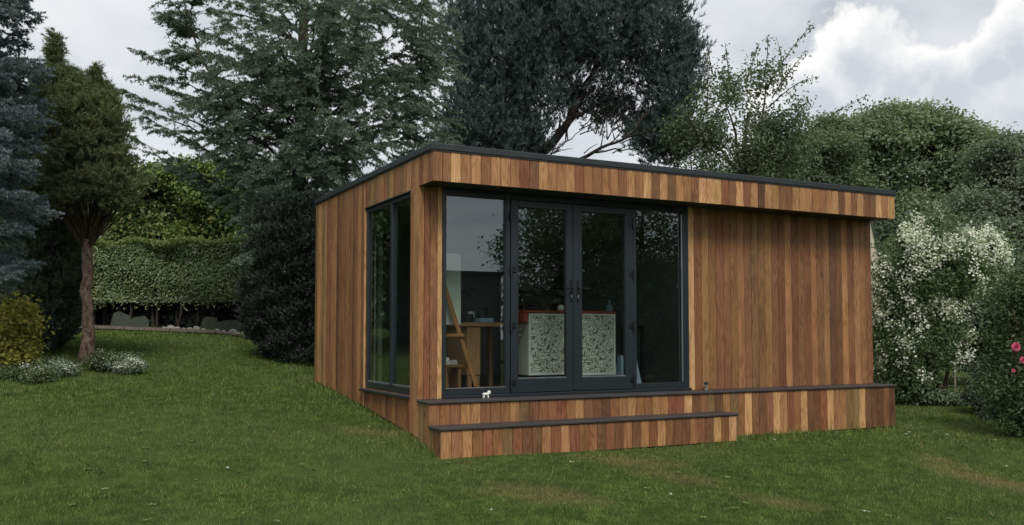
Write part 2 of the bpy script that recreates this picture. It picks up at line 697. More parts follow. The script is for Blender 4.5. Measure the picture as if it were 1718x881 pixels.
def make_grass():
    # blades thin out and widen with distance from where the photographer stands
    Vs, Ts = [], []
    for (d0, d1, dens, h, w) in ((3.2, 6.5, 7500, 0.024, 0.0036), (6.5, 10, 3600, 0.027, 0.0052), (10, 16, 1300, 0.032, 0.0095), (16, 26, 430, 0.038, 0.017)):
        half = 0.70
        area = (d1 * d1 - d0 * d0) * half
        n = int(area * dens)
        r = np.sqrt(rng.uniform(d0 * d0, d1 * d1, n))
        a = rng.uniform(-half, half, n)
        fx, fy = math.sin(YAW), math.cos(YAW)
        X = CP[0] + r * (fx + a * RT[0])
        Y = CP[1] + r * (fy + a * RT[1])
        out = ~(((X > -0.005) & (X < 6.5) & (Y > -0.31) & (Y < 3.9)) | ((X > -0.005) & (X < 3.6) & (Y > -0.605) & (Y < 0.5)))
        # leave out what the garden room hides completely
        out &= ~((Y > 3.9) & (X > 2.6 + (Y - 3.9) * 0.35) & (X < 6.5 + (Y - 3.9) * 1.1))
        X, Y = X[out], Y[out]
        n = len(X)
        Z = ground_z(X, Y) + 0.012 * np.sin(X * 1.7 + np.cos(Y * 1.3)) * np.cos(Y * 1.1 + 0.7) - 0.004
        tuft = np.sin(X * 9.0 + 3 * np.sin(Y * 4.0)) * np.sin(Y * 8.0 + 2 * np.sin(X * 5.0))
        hh = h * rng.uniform(0.4, 1.45, n) * (1 + 0.35 * tuft)
        # longer uncut grass against the boards
        near = (rng.random(n) < .45) & ((X > -0.10) & (X < 6.6) & (Y > -0.72) & (Y < 0)) | ((X < 0) & (X > -0.10) & (Y > -0.6) & (Y < 3.9))
        hh = np.where(near, hh * rng.uniform(1.0, 2.6, n), hh)
        ang = rng.uniform(0, 2 * np.pi, n)
        ww = w * rng.uniform(0.7, 1.3, n) * 0.5
        dx, dy = np.cos(ang) * ww, np.sin(ang) * ww
        la = rng.uniform(0, 2 * np.pi, n)
        lean = hh * rng.uniform(0.2, 1.0, n)
        P = np.stack([X, Y, Z], -1)
        v0 = P + np.stack([dx, dy, np.zeros(n)], -1)
        v1 = P - np.stack([dx, dy, np.zeros(n)], -1)
        v2 = P + np.stack([np.cos(la) * lean, np.sin(la) * lean, hh], -1)
        Vs.append(np.stack([v0, v1, v2], 1).reshape(-1, 3))
        Ts.append(np.repeat(rng.random(n), 3))
    V = np.concatenate(Vs)
    F = np.arange(len(V)).reshape(-1, 3)
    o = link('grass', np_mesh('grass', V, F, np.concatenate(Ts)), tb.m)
    setp(o, 'short mown green grass blades covering the lawn', 'grass', kind='stuff')


make_grass()

# ------------------------------------------------------------------ garden room
BW = 0.1095
Z_ROOF, Z_TRIM, Z_FASC = 2.489, 2.425, 2.121
OVER, DECK_Y, STEP_Y = -0.364, -0.307, -0.597
XW, XR, YB = 6.417, 6.455, 3.885
_bm = {}


def srgb(r, g, b):
    f = lambda c: ((c / 255 + 0.055) / 1.055) ** 2.4 if c > 10 else c / 255 / 12.92
    return (f(r), f(g), f(b))


PAL = {'pale': (0.505, 0.294, 0.135), 'honey': (0.397, 0.214, 0.094), 'tan': (0.314, 0.158, 0.069), 'mid': (0.242, 0.114, 0.052),
       'red': (0.232, 0.095, 0.047), 'dark': (0.129, 0.063, 0.035), 'olive': (0.221, 0.138, 0.058), 'brown': (0.175, 0.084, 0.042)}
FASCIA_W = dict(pale=.22, honey=.26, tan=.25, mid=.14, red=.06, brown=.06, dark=.01)
WALL_W = dict(pale=.02, honey=.10, tan=.18, mid=.24, red=.20, brown=.16, olive=.07, dark=.03)
DECK_W = dict(pale=.01, honey=.06, tan=.15, mid=.24, red=.26, brown=.18, olive=.04, dark=.06)
SIDE_W = dict(pale=.03, honey=.14, tan=.24, mid=.20, red=.12, brown=.08, olive=.17, dark=.02)


def pick(weights):
    ks = list(weights)
    k = rnd.choices(ks, [weights[q] for q in ks])[0]
    c = PAL[k]
    j = rnd.uniform(0.88, 1.12)
    return (c[0] * j, c[1] * j * rnd.uniform(0.95, 1.05), c[2] * j * rnd.uniform(0.9, 1.08))


def board_mesh(w, h, t=0.02):
    k = (round(w, 3), round(h, 3), t)
    if k not in _bm:
        g, c = 0.0018, 0.0055
        pr = [(g, 0), (g, -t + c), (g + c, -t), (w - g - c, -t), (w - g, -t + c), (w - g, 0)]
        m = MB()
        vs = [(x, y, 0) for x, y in pr] + [(x, y, h) for x, y in pr]
        n = 6
        fs = [(i, (i + 1) % n, (i + 1) % n + n, i + n) for i in range(n)] + [tuple(range(n - 1, -1, -1)), tuple(range(n, 2 * n))]
        m.add(vs, fs)
        me = m.mesh('board')
        me.materials.append(M['cedar'])
        _bm[k] = me
    return _bm[k]


def board(parent, x, y, z0, z1, w, side, col, t=0.02, name='board'):
    """side 'f': faces -Y, x is its left edge, y its front face.  side 's': faces -X, y is its FAR edge, x its front face"""
    o = bpy.data.objects.new(name, board_mesh(w, z1 - z0, t))
    COL.objects.link(o)
    o.parent = parent
    jit = rnd.uniform(-0.0009, 0.0009)
    pl = parent.matrix_world.translation if False else Vector(parent.get('_o', (0, 0, 0)))
    if side == 'f':
        o.location = Vector((x, y + t + jit, z0)) - pl
    else:
        o.location = Vector((x + t + jit, y, z0)) - pl
        o.rotation_euler = (0, 0, -math.pi / 2)
    o.color = (*col, 1)
    return o


room = empty('garden_room', (0, 0, 0), 'flat-roofed garden room clad in vertical cedar boards with dark grey glazed doors', 'garden room')
room['kind'] = 'thing'

# roof deck, trims
MB().box(0.02, XR - 0.02, OVER + 0.02, YB - 0.02, Z_TRIM - 0.06, Z_ROOF - 0.015).build('roof', M['rubber'], room)
rf = bpy.data.objects['roof']
tr_ = [(xa, xb, OVER - 0.016, OVER + 0.03) for xa, xb in ((-0.022, 2.478), (2.481, 4.978), (4.981, XR + 0.014))]
tr_ += [(-0.022, 0.03, ya, yb) for ya, yb in ((OVER + 0.031, 1.9), (1.903, YB + 0.02))]
tr_ += [(XR - 0.03, XR + 0.014, OVER + 0.031, YB + 0.02), (0.031, XR - 0.031, YB - 0.02, YB + 0.02)]
for b in tr_:
    dz = rnd.uniform(-.0015, .0015)
    MB().box(b[0], b[1], b[2], b[3], Z_TRIM, Z_ROOF + dz, ch=0.006).build('roof_trim', M['black_trim'], rf)
# small drip bead under the trim
MB().box(-0.012, XR + 0.006, OVER - 0.008, OVER, Z_TRIM - 0.012, Z_TRIM - 0.0005).build('drip_edge', M['black_trim'], rf)
MB().box(-0.010, -0.001, OVER + 0.0, YB + 0.01, Z_TRIM - 0.012, Z_TRIM - 0.0005).build('drip_edge', M['black_trim'], rf)

# soffit
MB().box(0.021, XR - 0.021, OVER + 0.021, 0.0, Z_FASC + 0.006, Z_FASC + 0.03).build('soffit', M['soffit'], room)

# front fascia
fas = MB().box(0.0205, XR - 0.0205, OVER + 0.0205, OVER + 0.06, Z_FASC + 0.032, Z_TRIM - 0.062).build('fascia', M['core'], room)
seq = ['mid', 'mid', 'pale', 'tan', 'honey', 'mid', 'honey', 'honey', 'tan', 'red', 'brown', 'honey', 'tan', 'tan', 'honey', 'red', 'tan', 'mid', 'tan', 'tan', 'mid', 'honey', 'tan', 'pale', 'brown']
x, i = 0.0, 0
widths = [0.104, 0.087] + [BW] * 80
while x < XR - 0.02:
    w = min(widths[i], XR - x)
    if XR - (x + w) < 0.03: w = XR - x
    c = PAL[seq[i]] if i < len(seq) else pick(FASCIA_W)
    board(fas, x, OVER, Z_FASC, Z_TRIM - 0.013 + 0.0127, w, 'f', c)
    x += w
    i += 1

# side of the overhang + side wall
sfas = MB().box(0.0205, 0.06, OVER + 0.062, 0.0, Z_FASC + 0.032, Z_TRIM - 0.062).build('side_fascia', M['core'], room)
y = 0.0
for w in (0.11, 0.11, 0.1235):
    board(sfas, 0, y, Z_FASC, Z_TRIM - 0.0002, w, 's', pick(SIDE_W))
    y -= w
WY0, WY1, WZ0, WZ1 = 0.235, 1.72, 0.005, 2.108
sw = MB()
sw.box(0.0205, 0.12, WY1, YB - 0.02, -0.45, Z_TRIM - 0.061)
sw.box(0.0205, 0.12, 0.0205, WY0, -0.6, Z_TRIM - 0.061)
sw.box(0.0205, 0.12, WY0, WY1, -0.6, WZ0)
sw.box(0.0205, 0.12, WY0, WY1, WZ1, Z_TRIM - 0.061)
side_wall = sw.build('side_wall', M['core'], room)


def run_side(y_far, y_near, z0, z1, wts=SIDE_W, follow=False, seq=None):
    n = max(1, round((y_far - y_near) / BW))
    w = (y_far - y_near) / n
    for k in range(n):
        yy = y_far - k * w
        zb = (max(gz(-0.02, yy), gz(-0.02, yy - w)) + 0.012) if follow else z0
        board(side_wall, 0, yy, zb, z1, w, 's', PAL[seq[k]] if seq and k < len(seq) else pick(wts))


ZT = Z_TRIM - 0.0002
run_side(YB, WY1 + 0.03, 0, ZT, follow=True)
run_side(WY1 + 0.03, WY1, 0, ZT, follow=True, seq=['pale'])
run_side(WY1, WY0, WZ1, ZT)
run_side(WY1, WY0, 0, WZ0, follow=True, wts=dict(mid=.3, red=.25, brown=.25, tan=.2))
run_side(WY0, 0.115, 0, ZT, follow=True, seq=['tan'])
run_side(0.115, 0.0, 0, ZT, follow=True, seq=['honey'])

# front wall: corner post, right-hand part
fw_ = MB()
fw_.box(0.1205, 0.255, 0.0205, 0.12, -0.6, Z_FASC + 0.004)
fw_.box(0.0205, 0.1203, 0.0203, 0.0204, -0.6, Z_FASC)
fw_.box(3.382, XW - 0.02, 0.0205, 0.12, -0.6, Z_FASC + 0.004)
fw_.box(0.1205, XW - 0.02, 0.0005, 0.12, Z_FASC + 0.032, Z_TRIM - 0.062)
front_wall = fw_.build('front_wall', M['core'], room)
for (x0, w, c) in ((0.0, 0.062, 'tan'), (0.062, 0.062, 'red'), (0.124, 0.080, 'mid'), (0.204, 0.054, 'pale')):
    board(front_wall, x0 + 0.0002, 0.0, -0.018, Z_FASC + 0.005, w, 'f', PAL[c])
board(front_wall, 3.380, 0.0, -0.018, Z_FASC + 0.005, 0.088, 'f', PAL['pale'])
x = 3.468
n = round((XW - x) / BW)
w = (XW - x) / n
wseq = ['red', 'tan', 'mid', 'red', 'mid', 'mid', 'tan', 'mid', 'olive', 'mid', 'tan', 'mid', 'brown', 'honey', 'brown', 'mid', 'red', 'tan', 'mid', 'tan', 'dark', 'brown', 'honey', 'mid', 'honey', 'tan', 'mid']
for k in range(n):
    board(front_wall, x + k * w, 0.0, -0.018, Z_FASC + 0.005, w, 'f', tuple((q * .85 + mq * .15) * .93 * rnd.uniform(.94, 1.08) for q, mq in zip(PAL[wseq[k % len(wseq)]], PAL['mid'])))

# other walls, with plain lapped cladding on the far sides
MB().box(XW - 0.10, XW, 0.021, YB - 0.02, -0.6, Z_TRIM - 0.062).build('end_wall', M['cedar'], room).color = (*PAL['tan'], 1)
MB().box(0.1205, XW - 0.1005, YB - 0.10, YB - 0.02, -0.4, Z_TRIM - 0.062).build('back_wall', M['core'], room)
# lining
ln = MB()
ln.box(0.122, XW - 0.102, YB - 0.12, YB - 0.102, 0.0, 2.28)
ln.box(XW - 0.12, XW - 0.1025, 0.122, YB - 0.1205, 0.0, 2.28)
ln.box(3.4, XW - 0.121, 0.1215, 0.14, 0.0, 2.28)
ln.box(0.1215, 0.14, WY1, YB - 0.1205, 0.0, 2.28)
ln.build('wall_lining', M['inner'], room)
MB().box(0.122, XW - 0.102, 0.122, YB - 0.102, 2.281, 2.30).build('ceiling', M['inner'], room)
MB().box(0.122, XW - 0.102, 0.10, YB - 0.102, -0.05, 0.012).build('room_floor', M['floor'], room)
# partition: right third of the building is a store
MB().box(3.95, 4.0, 0.141, YB - 0.121, 0.013, 2.28).build('partition_wall', M['inner'], room)


def framed(name, parent, x0, x1, z0, z1, y0, y1, fl, fr_, fb, ft, mat=None, ch=0.004):
    m = MB()
    m.box(x0, x0 + fl, y0, y1, z0, z1, ch)
    m.box(x1 - fr_, x1, y0, y1, z0, z1, ch)
    m.box(x0 + fl, x1 - fr_, y0 + 0.001, y1 - 0.001, z0, z0 + fb, ch)
    m.box(x0 + fl, x1 - fr_, y0 + 0.001, y1 - 0.001, z1 - ft, z1, ch)
    return m.build(name, mat or M['frame'], parent)


def pane(parent, x0, x1, y, z0, z1):
    return MB().box(x0, x1, y, y + 0.006, z0, z1).build('pane', M['glass'], parent)


GY0, GY1 = -0.004, 0.066
# fixed lights either side
f = framed('window', room, 0.259, 1.032, 0.012, Z_FASC + 0.004, GY0, GY1, 0.042, 0.052, 0.062, 0.075)
pane(f, 0.295, 0.985, 0.03, 0.07, 2.05)
MB().box(0.301, 0.98, GY0 - 0.002, 0.02, 0.0745, 0.083, 0.002).build('glazing_bead', M['steel'], f)
f = framed('window', room, 2.587, 3.379, 0.012, Z_FASC + 0.004, GY0, GY1, 0.050, 0.085, 0.060, 0.075)
pane(f, 2.63, 3.30, 0.03, 0.07, 2.05)
MB().box(3.283, 3.294, GY0 + 0.004, 0.02, 0.08, 2.03, 0.002).build('glazing_bead', M['steel'], f)
# door casing
cas = MB()
cas.box(1.0325, 2.5865, GY0 + 0.004, GY1, 2.055, Z_FASC + 0.004, 0.004)
cas.build('door_head', M['frame'], room)
cill = MB().box(0.258, 3.38, -0.045, GY1, -0.017, 0.0115, 0.004).build('door_threshold', M['frame'], room)
DY0, DY1 = -0.018, 0.05
for s in (0, 1):
    x0, x1 = (1.036, 1.806) if s == 0 else (1.809, 2.583)
    d = framed('french_door', room, x0, x1, 0.014, 2.052, DY0, DY1, 0.080 if s == 0 else 0.094, 0.092 if s == 0 else 0.098, 0.145, 0.078, ch=0.006)
    gx0, gx1 = (1.116, 1.714) if s == 0 else (1.903, 2.485)
    pane(d, gx0 - 0.01, gx1 + 0.01, 0.012, 0.15, 1.985)
    # glazing beads
    MB().box(gx0 + 0.001, gx1 - 0.001, DY0 + 0.006, 0.01, 0.1595, 0.172, 0.003).build('glazing_bead', M['steel'], d)
    gk = MB()
    gk.box(gx0 + 0.0005, gx0 + 0.010, DY0 + 0.010, 0.01, 0.172, 1.973)
    gk.box(gx1 - 0.010, gx1 - 0.0005, DY0 + 0.010, 0.01, 0.172, 1.973)
    gk.box(gx0 + 0.0005, gx1 - 0.0005, DY0 + 0.010, 0.01, 1.9735, 1.983)
    gk.build('gasket', M['black'], d)
    # handle: plate, lever, cylinder
    hx = 1.768 if s == 0 else 1.852
    sg = -1 if s == 0 else 1
    h = MB()
    h.box(hx - 0.015, hx + 0.015, DY0 - 0.009, DY0 - 0.0005, 0.985, 1.215, 0.004)
    hd = h.build('handle', M['handle'], d)
    MB().tube([(hx, DY0 - 0.008, 1.13), (hx, DY0 - 0.05, 1.13), (hx + sg * 0.02, DY0 - 0.056, 1.13), (hx + sg * 0.125, DY0 - 0.052, 1.124)], [0.010, 0.010, 0.010, 0.0085], 8).build('lever', M['handle'], d)
    MB().lathe((hx, 0, 0), [(0.008, 0), (0.008, 0.006)], 8)
    MB().box(hx - 0.007, hx + 0.007, DY0 - 0.013, DY0 - 0.0095, 1.025, 1.058, 0.002).build('key_cylinder', M['steel'], d)
    # hinges on the outer stile
    ex = x0 - 0.004 if s == 0 else x1 + 0.004
    for hz in (0.115, 0.715, 1.30, 1.875):
        k = MB()
        k.tube([(ex, DY0 - 0.012, hz - 0.05), (ex, DY0 - 0.012, hz + 0.05)], 0.0125, 10)
        k.box(ex - 0.002 if s == 0 else ex - 0.058, ex + 0.058 if s == 0 else ex + 0.002, DY0 - 0.010, DY0 - 0.001, hz - 0.02, hz + 0.035, 0.003)
        k.build('hinge', M['handle'], d)
MB().box(1.792, 1.820, DY0 - 0.012, DY0 - 0.0005, 0.03, 2.04, 0.004).build('meeting_strip', M['frame'], room)

# side window (two panes), set back in its opening
sx0, sx1 = 0.022, 0.085
m = MB()
m.box(sx0, sx1, WY1 - 0.055, WY1, WZ0, WZ1, 0.004)
m.box(sx0, sx1, WY0, WY0 + 0.05, WZ0, WZ1, 0.004)
m.box(sx0 + 0.001, sx1, WY0 + 0.05, WY1 - 0.055, WZ0, WZ0 + 0.075, 0.004)
m.box(sx0 + 0.001, sx1, WY0 + 0.05, WY1 - 0.055, WZ1 - 0.06, WZ1, 0.004)
m.box(sx0 - 0.004, sx1, 0.83, 0.895, WZ0 + 0.075, WZ1 - 0.06, 0.004)
swn = m.build('side_window', M['frame'], room)
for (a, b) in ((0.285, 0.83), (0.895, 1.665)):
    MB().box(0.045, 0.051, a - 0.004, b + 0.004, WZ0 + 0.07, WZ1 - 0.055).build('pane', M['glass'], swn)
    MB().box(sx0 + 0.006, 0.04, a + 0.002, b - 0.002, WZ0 + 0.0755, WZ0 + 0.092, 0.003).build('glazing_bead', M['steel'], swn)
MB().box(sx0 + 0.002, 0.04, 0.895, 0.907, WZ0 + 0.093, WZ1 - 0.061, 0.002).build('glazing_bead', M['steel'], swn)
# sill and head flashing
m = MB()
m.box(-0.048, 0.021, WY0 - 0.004, WY1 + 0.03, WZ0 - 0.03, WZ0 - 0.002, 0.005)
m.build('sill', M['black_trim'], swn)
MB().box(-0.006, 0.021, WY0 + 0.001, WY1 - 0.001, WZ1 - 0.012, WZ1 - 0.001).build('head_flashing', M['black_trim'], swn)

# ------------------------------------------------------------------ deck and step
deck = empty('deck_plinth', (0, 0, 0), 'raised cedar-clad deck plinth with a black cap running along the front of the garden room', 'deck')
MB().box(0.0205, XR - 0.0305, DECK_Y + 0.0205, -0.001, -0.62, -0.05).build('deck_frame', M['core'], deck)
cap = MB().box(-0.018, XR + 0.016, DECK_Y - 0.018, -0.0005, -0.047, -0.019, 0.007).build('deck_cap', M['cap'], deck)
x, k = 0.0, 0
while x < XR - 0.02:
    w = BW if XR - x - BW > 0.04 else XR - x
    c = pick(DECK_W)
    for lx in (3.99, 4.43, 4.86, 5.30, 5.84):
        if abs(x + w / 2 - lx) < w / 2: c = (PAL['pale'][0] * 1.02, PAL['pale'][1] * 1.02, PAL['pale'][2])
    if k == 4: c = PAL['honey']
    if x > 6.0: c = pick(dict(brown=.4, dark=.4, red=.2))
    zb = -0.262 if x + w < 3.56 else gz(x, DECK_Y) - 0.05
    board(deck, x, DECK_Y, -0.60 if zb > -0.4 else gz(x, DECK_Y) + .006, -0.0475, w, 'f', c)
    x += w
    k += 1
y = -0.0005
for w, c in ((0.102, 'olive'), (0.102, 'olive'), (0.102, 'tan')):
    board(deck, 0, y, -0.6, -0.0475, w, 's', PAL[c])
    y -= w
MB().box(XR - 0.03, XR - 0.001, DECK_Y + 0.0205, -0.001, -0.6, -0.048).build('deck_end', M['cedar'], deck).color = (*PAL['red'], 1)

step = empty('deck_step', (0, 0, 0), 'lower cedar-clad step with a black tread in front of the glazed doors', 'step')
SX = 3.56
MB().box(0.0205, SX - 0.0205, STEP_Y + 0.0205, DECK_Y - 0.001, -0.66, -0.279).build('step_frame', M['core'], step)
MB().box(-0.018, SX + 0.02, STEP_Y - 0.016, DECK_Y - 0.0015, -0.276, -0.248, 0.007).build('tread', M['cap'], step)
n = round(SX / BW)
w = SX / n
for k in range(n):
    board(step, k * w, STEP_Y, -0.553, -0.2765, w, 'f', PAL['honey'] if k in (0, 2) else pick(DECK_W))
y = DECK_Y - 0.0015
for c in ('olive', 'brown', 'brown'):
    board(step, 0, y, -0.64, -0.2765, 0.0895, 's', PAL[c])
    y -= 0.0895
MB().box(SX - 0.02, SX - 0.0005, STEP_Y + 0.021, DECK_Y - 0.002, -0.64, -0.277).build('step_end', M['cedar'], step).color = (*PAL['red'], 1)

# little steel fitting on the deck by the right jamb
tp = empty('door_stop', (3.575, -0.06, -0.019), 'small steel door stop standing on the black deck cap right of the glazing', 'door stop')
m = MB()
m.lathe((0, 0, 0), [(0.030, 0), (0.030, 0.008), (0.014, 0.014), (0.014, 0.06)], 14)
m.build('post', M['steel'], tp, smooth=False)
m = MB()
m.tube([(0, 0.0, 0.061), (0, 0, 0.092)], [0.024, 0.02], 12)
m.tube([(-0.035, -0.004, 0.075), (0.03, -0.004, 0.075)], 0.008, 8)
m.build('head', M['black'], tp)

# ------------------------------------------------------------------ inside the room
def hitY(u, v, y):
    d = ray(u, v)
    t = (y - CP[1]) / d[1]
    return CP + d * t


ZF = 0.0125
# easel with canvas, just inside the left light
e = empty('easel', (0.62, 0.6, ZF), 'wooden easel leaning inside the left glass pane', 'easel')
a = hitY(752, 492, 0.45); b = hitY(797, 648, 0.55)
m = MB(e.location); m.bar((a[0] - .09, .52, a[2] + .30), (b[0], .50, ZF + .02), 0.045, 0.022, (0, 1, 0)); m.build('leg', M['pine_wood'], e)
m = MB(e.location); m.bar((0.36, .56, 1.55), (0.55, .56, ZF + .02), 0.045, 0.022, (0, 1, 0)); m.build('leg', M['pine_wood'], e)
m = MB(e.location); m.bar((0.38, .62, 1.5), (0.48, 1.15, ZF + .02), 0.035, 0.022, (0, 1, 0)); m.build('leg', M['pine_wood'], e)
m = MB(e.location); m.box(0.30, 0.72, .47, .53, 0.60, 0.635, .004); m.build('ledge', M['pine_wood'], e)
a = hitY(748, 425, 0.62); b = hitY(772, 545, 0.62)
cv = MB(((a[0] + b[0]) / 2, .6, b[2])); cv.box(a[0] - .1, b[0], .60, .622, b[2], a[2], .003)
o = cv.build('canvas_board', M['canvas'], None, ((a[0] + b[0]) / 2, .6, b[2]))
setp(o, 'tall pale blank canvas board standing on the easel behind the glazing', 'canvas')
m = MB((.42, 2.42, ZF)); m.box(.40, .45, 2.40, 2.43, ZF + .35, 2.1, .003)
m.box(.42, .47, 2.43, 2.455, ZF, 2.1, .003)
o = m.build('pale_batten', M['canvas'], None, (.42, 2.42, ZF)); setp(o, 'tall pale batten standing just inside the far pane of the side window', 'batten')
# desk
a = hitY(772, 541, 0.8); b = hitY(850, 541, 0.8)
dk = empty('desk', (a[0], 0.8, ZF), 'oak desk with a drawer panel behind the left glass pane', 'desk')
zt = a[2]
m = MB(dk.location); m.box(a[0], b[0] + .12, 0.8, 1.45, zt - .045, zt, .004); m.build('desk_top', M['oak_h'], dk)
l0 = hitY(788, 600, .82)[0]; l1 = hitY(806, 600, .82)[0]
m = MB(dk.location); m.box(l0 - .03, l1, .82, 1.40, 0.17, zt - .046, .003); m.build('side_panel', M['oak'], dk)
for lx in (l0 - .02, l1 - .055, b[0] + .05):
    for ly in (.83, 1.36):
        m = MB(dk.location); m.box(lx, lx + .05, ly, ly + .05, ZF, 0.168 if lx < b[0] else zt - .046, .003); m.build('leg', M['oak'], dk)
# low bench with white shoes
s0 = hitY(740, 612, .75)[0]; s1 = hitY(777, 612, .75)[0]; sz = hitY(760, 612, .75)[2]
bn = empty('low_bench', (s0, .75, ZF), 'low wooden bench under the canvas at the left of the room', 'bench')
m = MB(bn.location); m.box(s0 - .1, s1, .75, 1.0, sz - .03, sz, .003); m.build('seat', M['oak_h'], bn)
for lx in (s0 - .08, s1 - .05):
    m = MB(bn.location); m.box(lx, lx + .035, .77, .98, ZF, sz - .031, .003); m.build('leg', M['oak'], bn)
for i in range(2):
    m = MB()
    m.add([(0, 0, 0), (.085, 0, 0), (.085, .22, 0), (0, .22, 0), (.01, .01, .05), (.075, .01, .05), (.07, .21, .035), (.015, .21, .035), (.012, .0, .03), (.073, .0, .03)],
          [(3, 2, 1, 0), (0, 1, 9, 8), (8, 9, 5, 4), (4, 5, 6, 7), (7, 6, 2, 3), (1, 2, 6, 5, 9), (0, 8, 4, 7, 3)])
    m.box(.012, .073, .13, .215, .033, .075, .012)
    o = m.build('shoe', M['white'], None, (s1 - .13 - i * .12, .76, sz + .001))
    o.rotation_euler = (0, 0, (.25, -.2)[i])
    setp(o, ('white shoe on the low bench, nearer the desk', 'white shoe on the low bench, nearer the window edge')[i], 'shoe', 'white shoes on the low bench')
# things on the desk
m = MB()
m.lathe((0, 0, 0), [(.08, 0), (.08, .015), (.02, .02), (.02, .03)], 14)
m.tube([(0, 0, .02), (-.1, .02, .22), (.05, 0, .38)], .011, 6)
m.tube([(.05, 0, .38), (.13, -.02, .33)], [.03, .07], 10)
o = m.build('desk_lamp', M['black'], None, (a[0] + .12, 1.05, zt + .001))
setp(o, 'black angled desk lamp on the oak desk', 'lamp')
for i, (dx, dy, w, h, c, lab) in enumerate(((.2, .2, .10, .10, 'black', 'small black tin on the oak desk beside the lamp'), (.34, .12, .16, .05, 'blue', 'pale blue book lying on the oak desk'),
                                           (.42, .3, .12, .17, 'black', 'black jar at the right end of the oak desk'), (.30, .35, .08, .13, 'white', 'white pot at the back of the oak desk'))):
    m = MB()
    if i in (0, 2, 3):
        m.lathe((0, 0, 0), [(w / 2, 0), (w / 2 * 1.05, h * .5), (w / 2, h * .92), (w / 2 * .8, h)], 14)
        nm = ('tin', '', 'jar', 'pot')[i]
    else:
        m.box(-w / 2, w / 2, -.11, .11, 0, h, .004); nm = 'book'
    o = m.build(nm, M[c], None, (a[0] + dx, .8 + dy, zt + .001))
    setp(o, lab, nm)
# floral cabinets
YC = 0.85
for i, (u0, u1, doors, lab) in enumerate(((886, 966, 2, 'white two-door cabinet with a dark floral cut-out pattern, seen through the left door'),
                                          (969, 1031, 1, 'white single-door cabinet with a dark floral pattern, seen through the right door'))):
    p0, p1 = hitY(u0, 526, YC), hitY(u1, 526, YC)
    zb = hitY(u0, 630, YC)[2]
    zt2 = hitY(u0, 526, YC)[2]
    c = empty('cabinet', (p0[0], YC, ZF), lab, 'cabinet')
    x0, x1 = p0[0], p1[0]
    m = MB(c.location); m.box(x0, x1, YC + .0005, YC + .42, zb, zt2, .003); m.build('carcass', M['white'], c)
    fr = framed('face_frame', c, 0, x1 - x0, zb - ZF, zt2 - ZF, -.02, 0, .022, .022, .028, .022, M['white'], .002)
    wd = (x1 - x0 - .044) / doors
    for k in range(doors):
        dx0 = .022 + k * wd
        dm = MB().box(dx0 + .002, dx0 + wd - .002, -.014, -.001, zb - ZF + .030, zt2 - ZF - .024, .002).build('door', M['floral'], c)
    for lx in (.03, x1 - x0 - .05):
        for ly in (.02, .36):
            MB().tube([(lx, ly, 0), (lx, ly, zb - ZF)], [.008, .013], 8).build('leg', M['pine_wood'], c)
    if i == 0: cx0 = x0
    cx1, czt = x1, zt2
m = MB((cx0, YC, czt)); m.box(cx0 - .07, cx1 + .01, YC - .03, YC + .4, czt + .001, czt + .03, .006)
m.box(cx0 - .075, cx0 - .012, YC - .03, YC + .3, czt - .11, czt + .0005, .006)
o = m.build('table_runner', M['red'], None, (cx0, YC, czt))
setp(o, 'dull red cloth laid over the tops of the floral cabinets', 'cloth')
# dark objects on the cabinet
m = MB(); m.box(0, .30, 0, .26, 0, .05, .015); m.box(.02, .26, .10, .25, .05, .20, .02); m.box(.05, .24, .02, .11, .05, .10, .015)
o = m.build('printer', M['black'], None, (cx0 + .0, YC + .06, czt + .031)); setp(o, 'black printer on the red cloth above the left floral cabinet', 'printer')
m = MB(); m.tube([(0, 0, 0), (.02, 0, .08), (.12, 0, .10), (.2, 0, .07)], [.03, .05, .06, .03], 8)
o = m.build('bag', M['black'], None, (cx0 + .36, YC + .12, czt + .05)); setp(o, 'soft black bag beside the printer on the red cloth', 'bag')
m = MB(); m.lathe((0, 0, 0), [(.03, 0), (.045, .02), (.04, .05), (.02, .07)], 12)
o = m.build('bowl', M['white'], None, (cx0 + .47, YC + .05, czt + .031)); setp(o, 'small pale bowl at the front edge of the red cloth', 'bowl')
m = MB(); m.tube([(0, 0, 0), (.0, 0, .25)], [.05, .045], 12); m.tube([(0, 0, .25), (.0, 0, .31)], [.02, .02], 8)
o = m.build('bottle', M['blue'], None, (cx1 + .12, YC + .3, .75)); setp(o, 'pale blue bottle on the side table right of the floral cabinets', 'bottle')
st = empty('side_table', (cx1 + .05, YC + .1, ZF), 'dark side table standing right of the floral cabinets', 'table')
MB().box(0, .5, 0, .5, .70, .735, .004).build('table_top', M['black'], st)
for lx in (.02, .44):
    for ly in (.02, .44):
        MB().box(lx, lx + .04, ly, ly + .04, 0, .699, .003).build('leg', M['black'], st)
m = MB(); m.add([(0, 0, 0), (.3, 0, 0), (.3, .2, 0), (0, .2, 0), (.03, .05, .36), (.26, .05, .30), (.26, .12, .30), (.03, .12, .36)], [(3, 2, 1, 0), (0, 1, 5, 4), (1, 2, 6, 5), (2, 3, 7, 6), (3, 0, 4, 7), (4, 5, 6, 7)])
o = m.build('shopping_bag', M['blue'], None, (cx1 + .03, YC - .1, ZF)); setp(o, 'pale blue bag on the floor right of the floral cabinets', 'bag')
# a little white ornament behind the left pane
q = hitY(814, 655, -.06)
m = MB(); m.box(-.045, .035, -.02, .02, .028, .06, .010); m.box(.02, .06, -.018, .018, .04, .085, .010)
for lx in (-.04, .015):
    m.box(lx, lx + .018, -.018, .018, 0, .03, .003)
o = m.build('ornament', M['white'], None, (q[0], -.08, -.0188)); o.scale = (.85, .85, .85); setp(o, 'small white animal ornament on the deck cap in front of the leftmost pane', 'ornament')
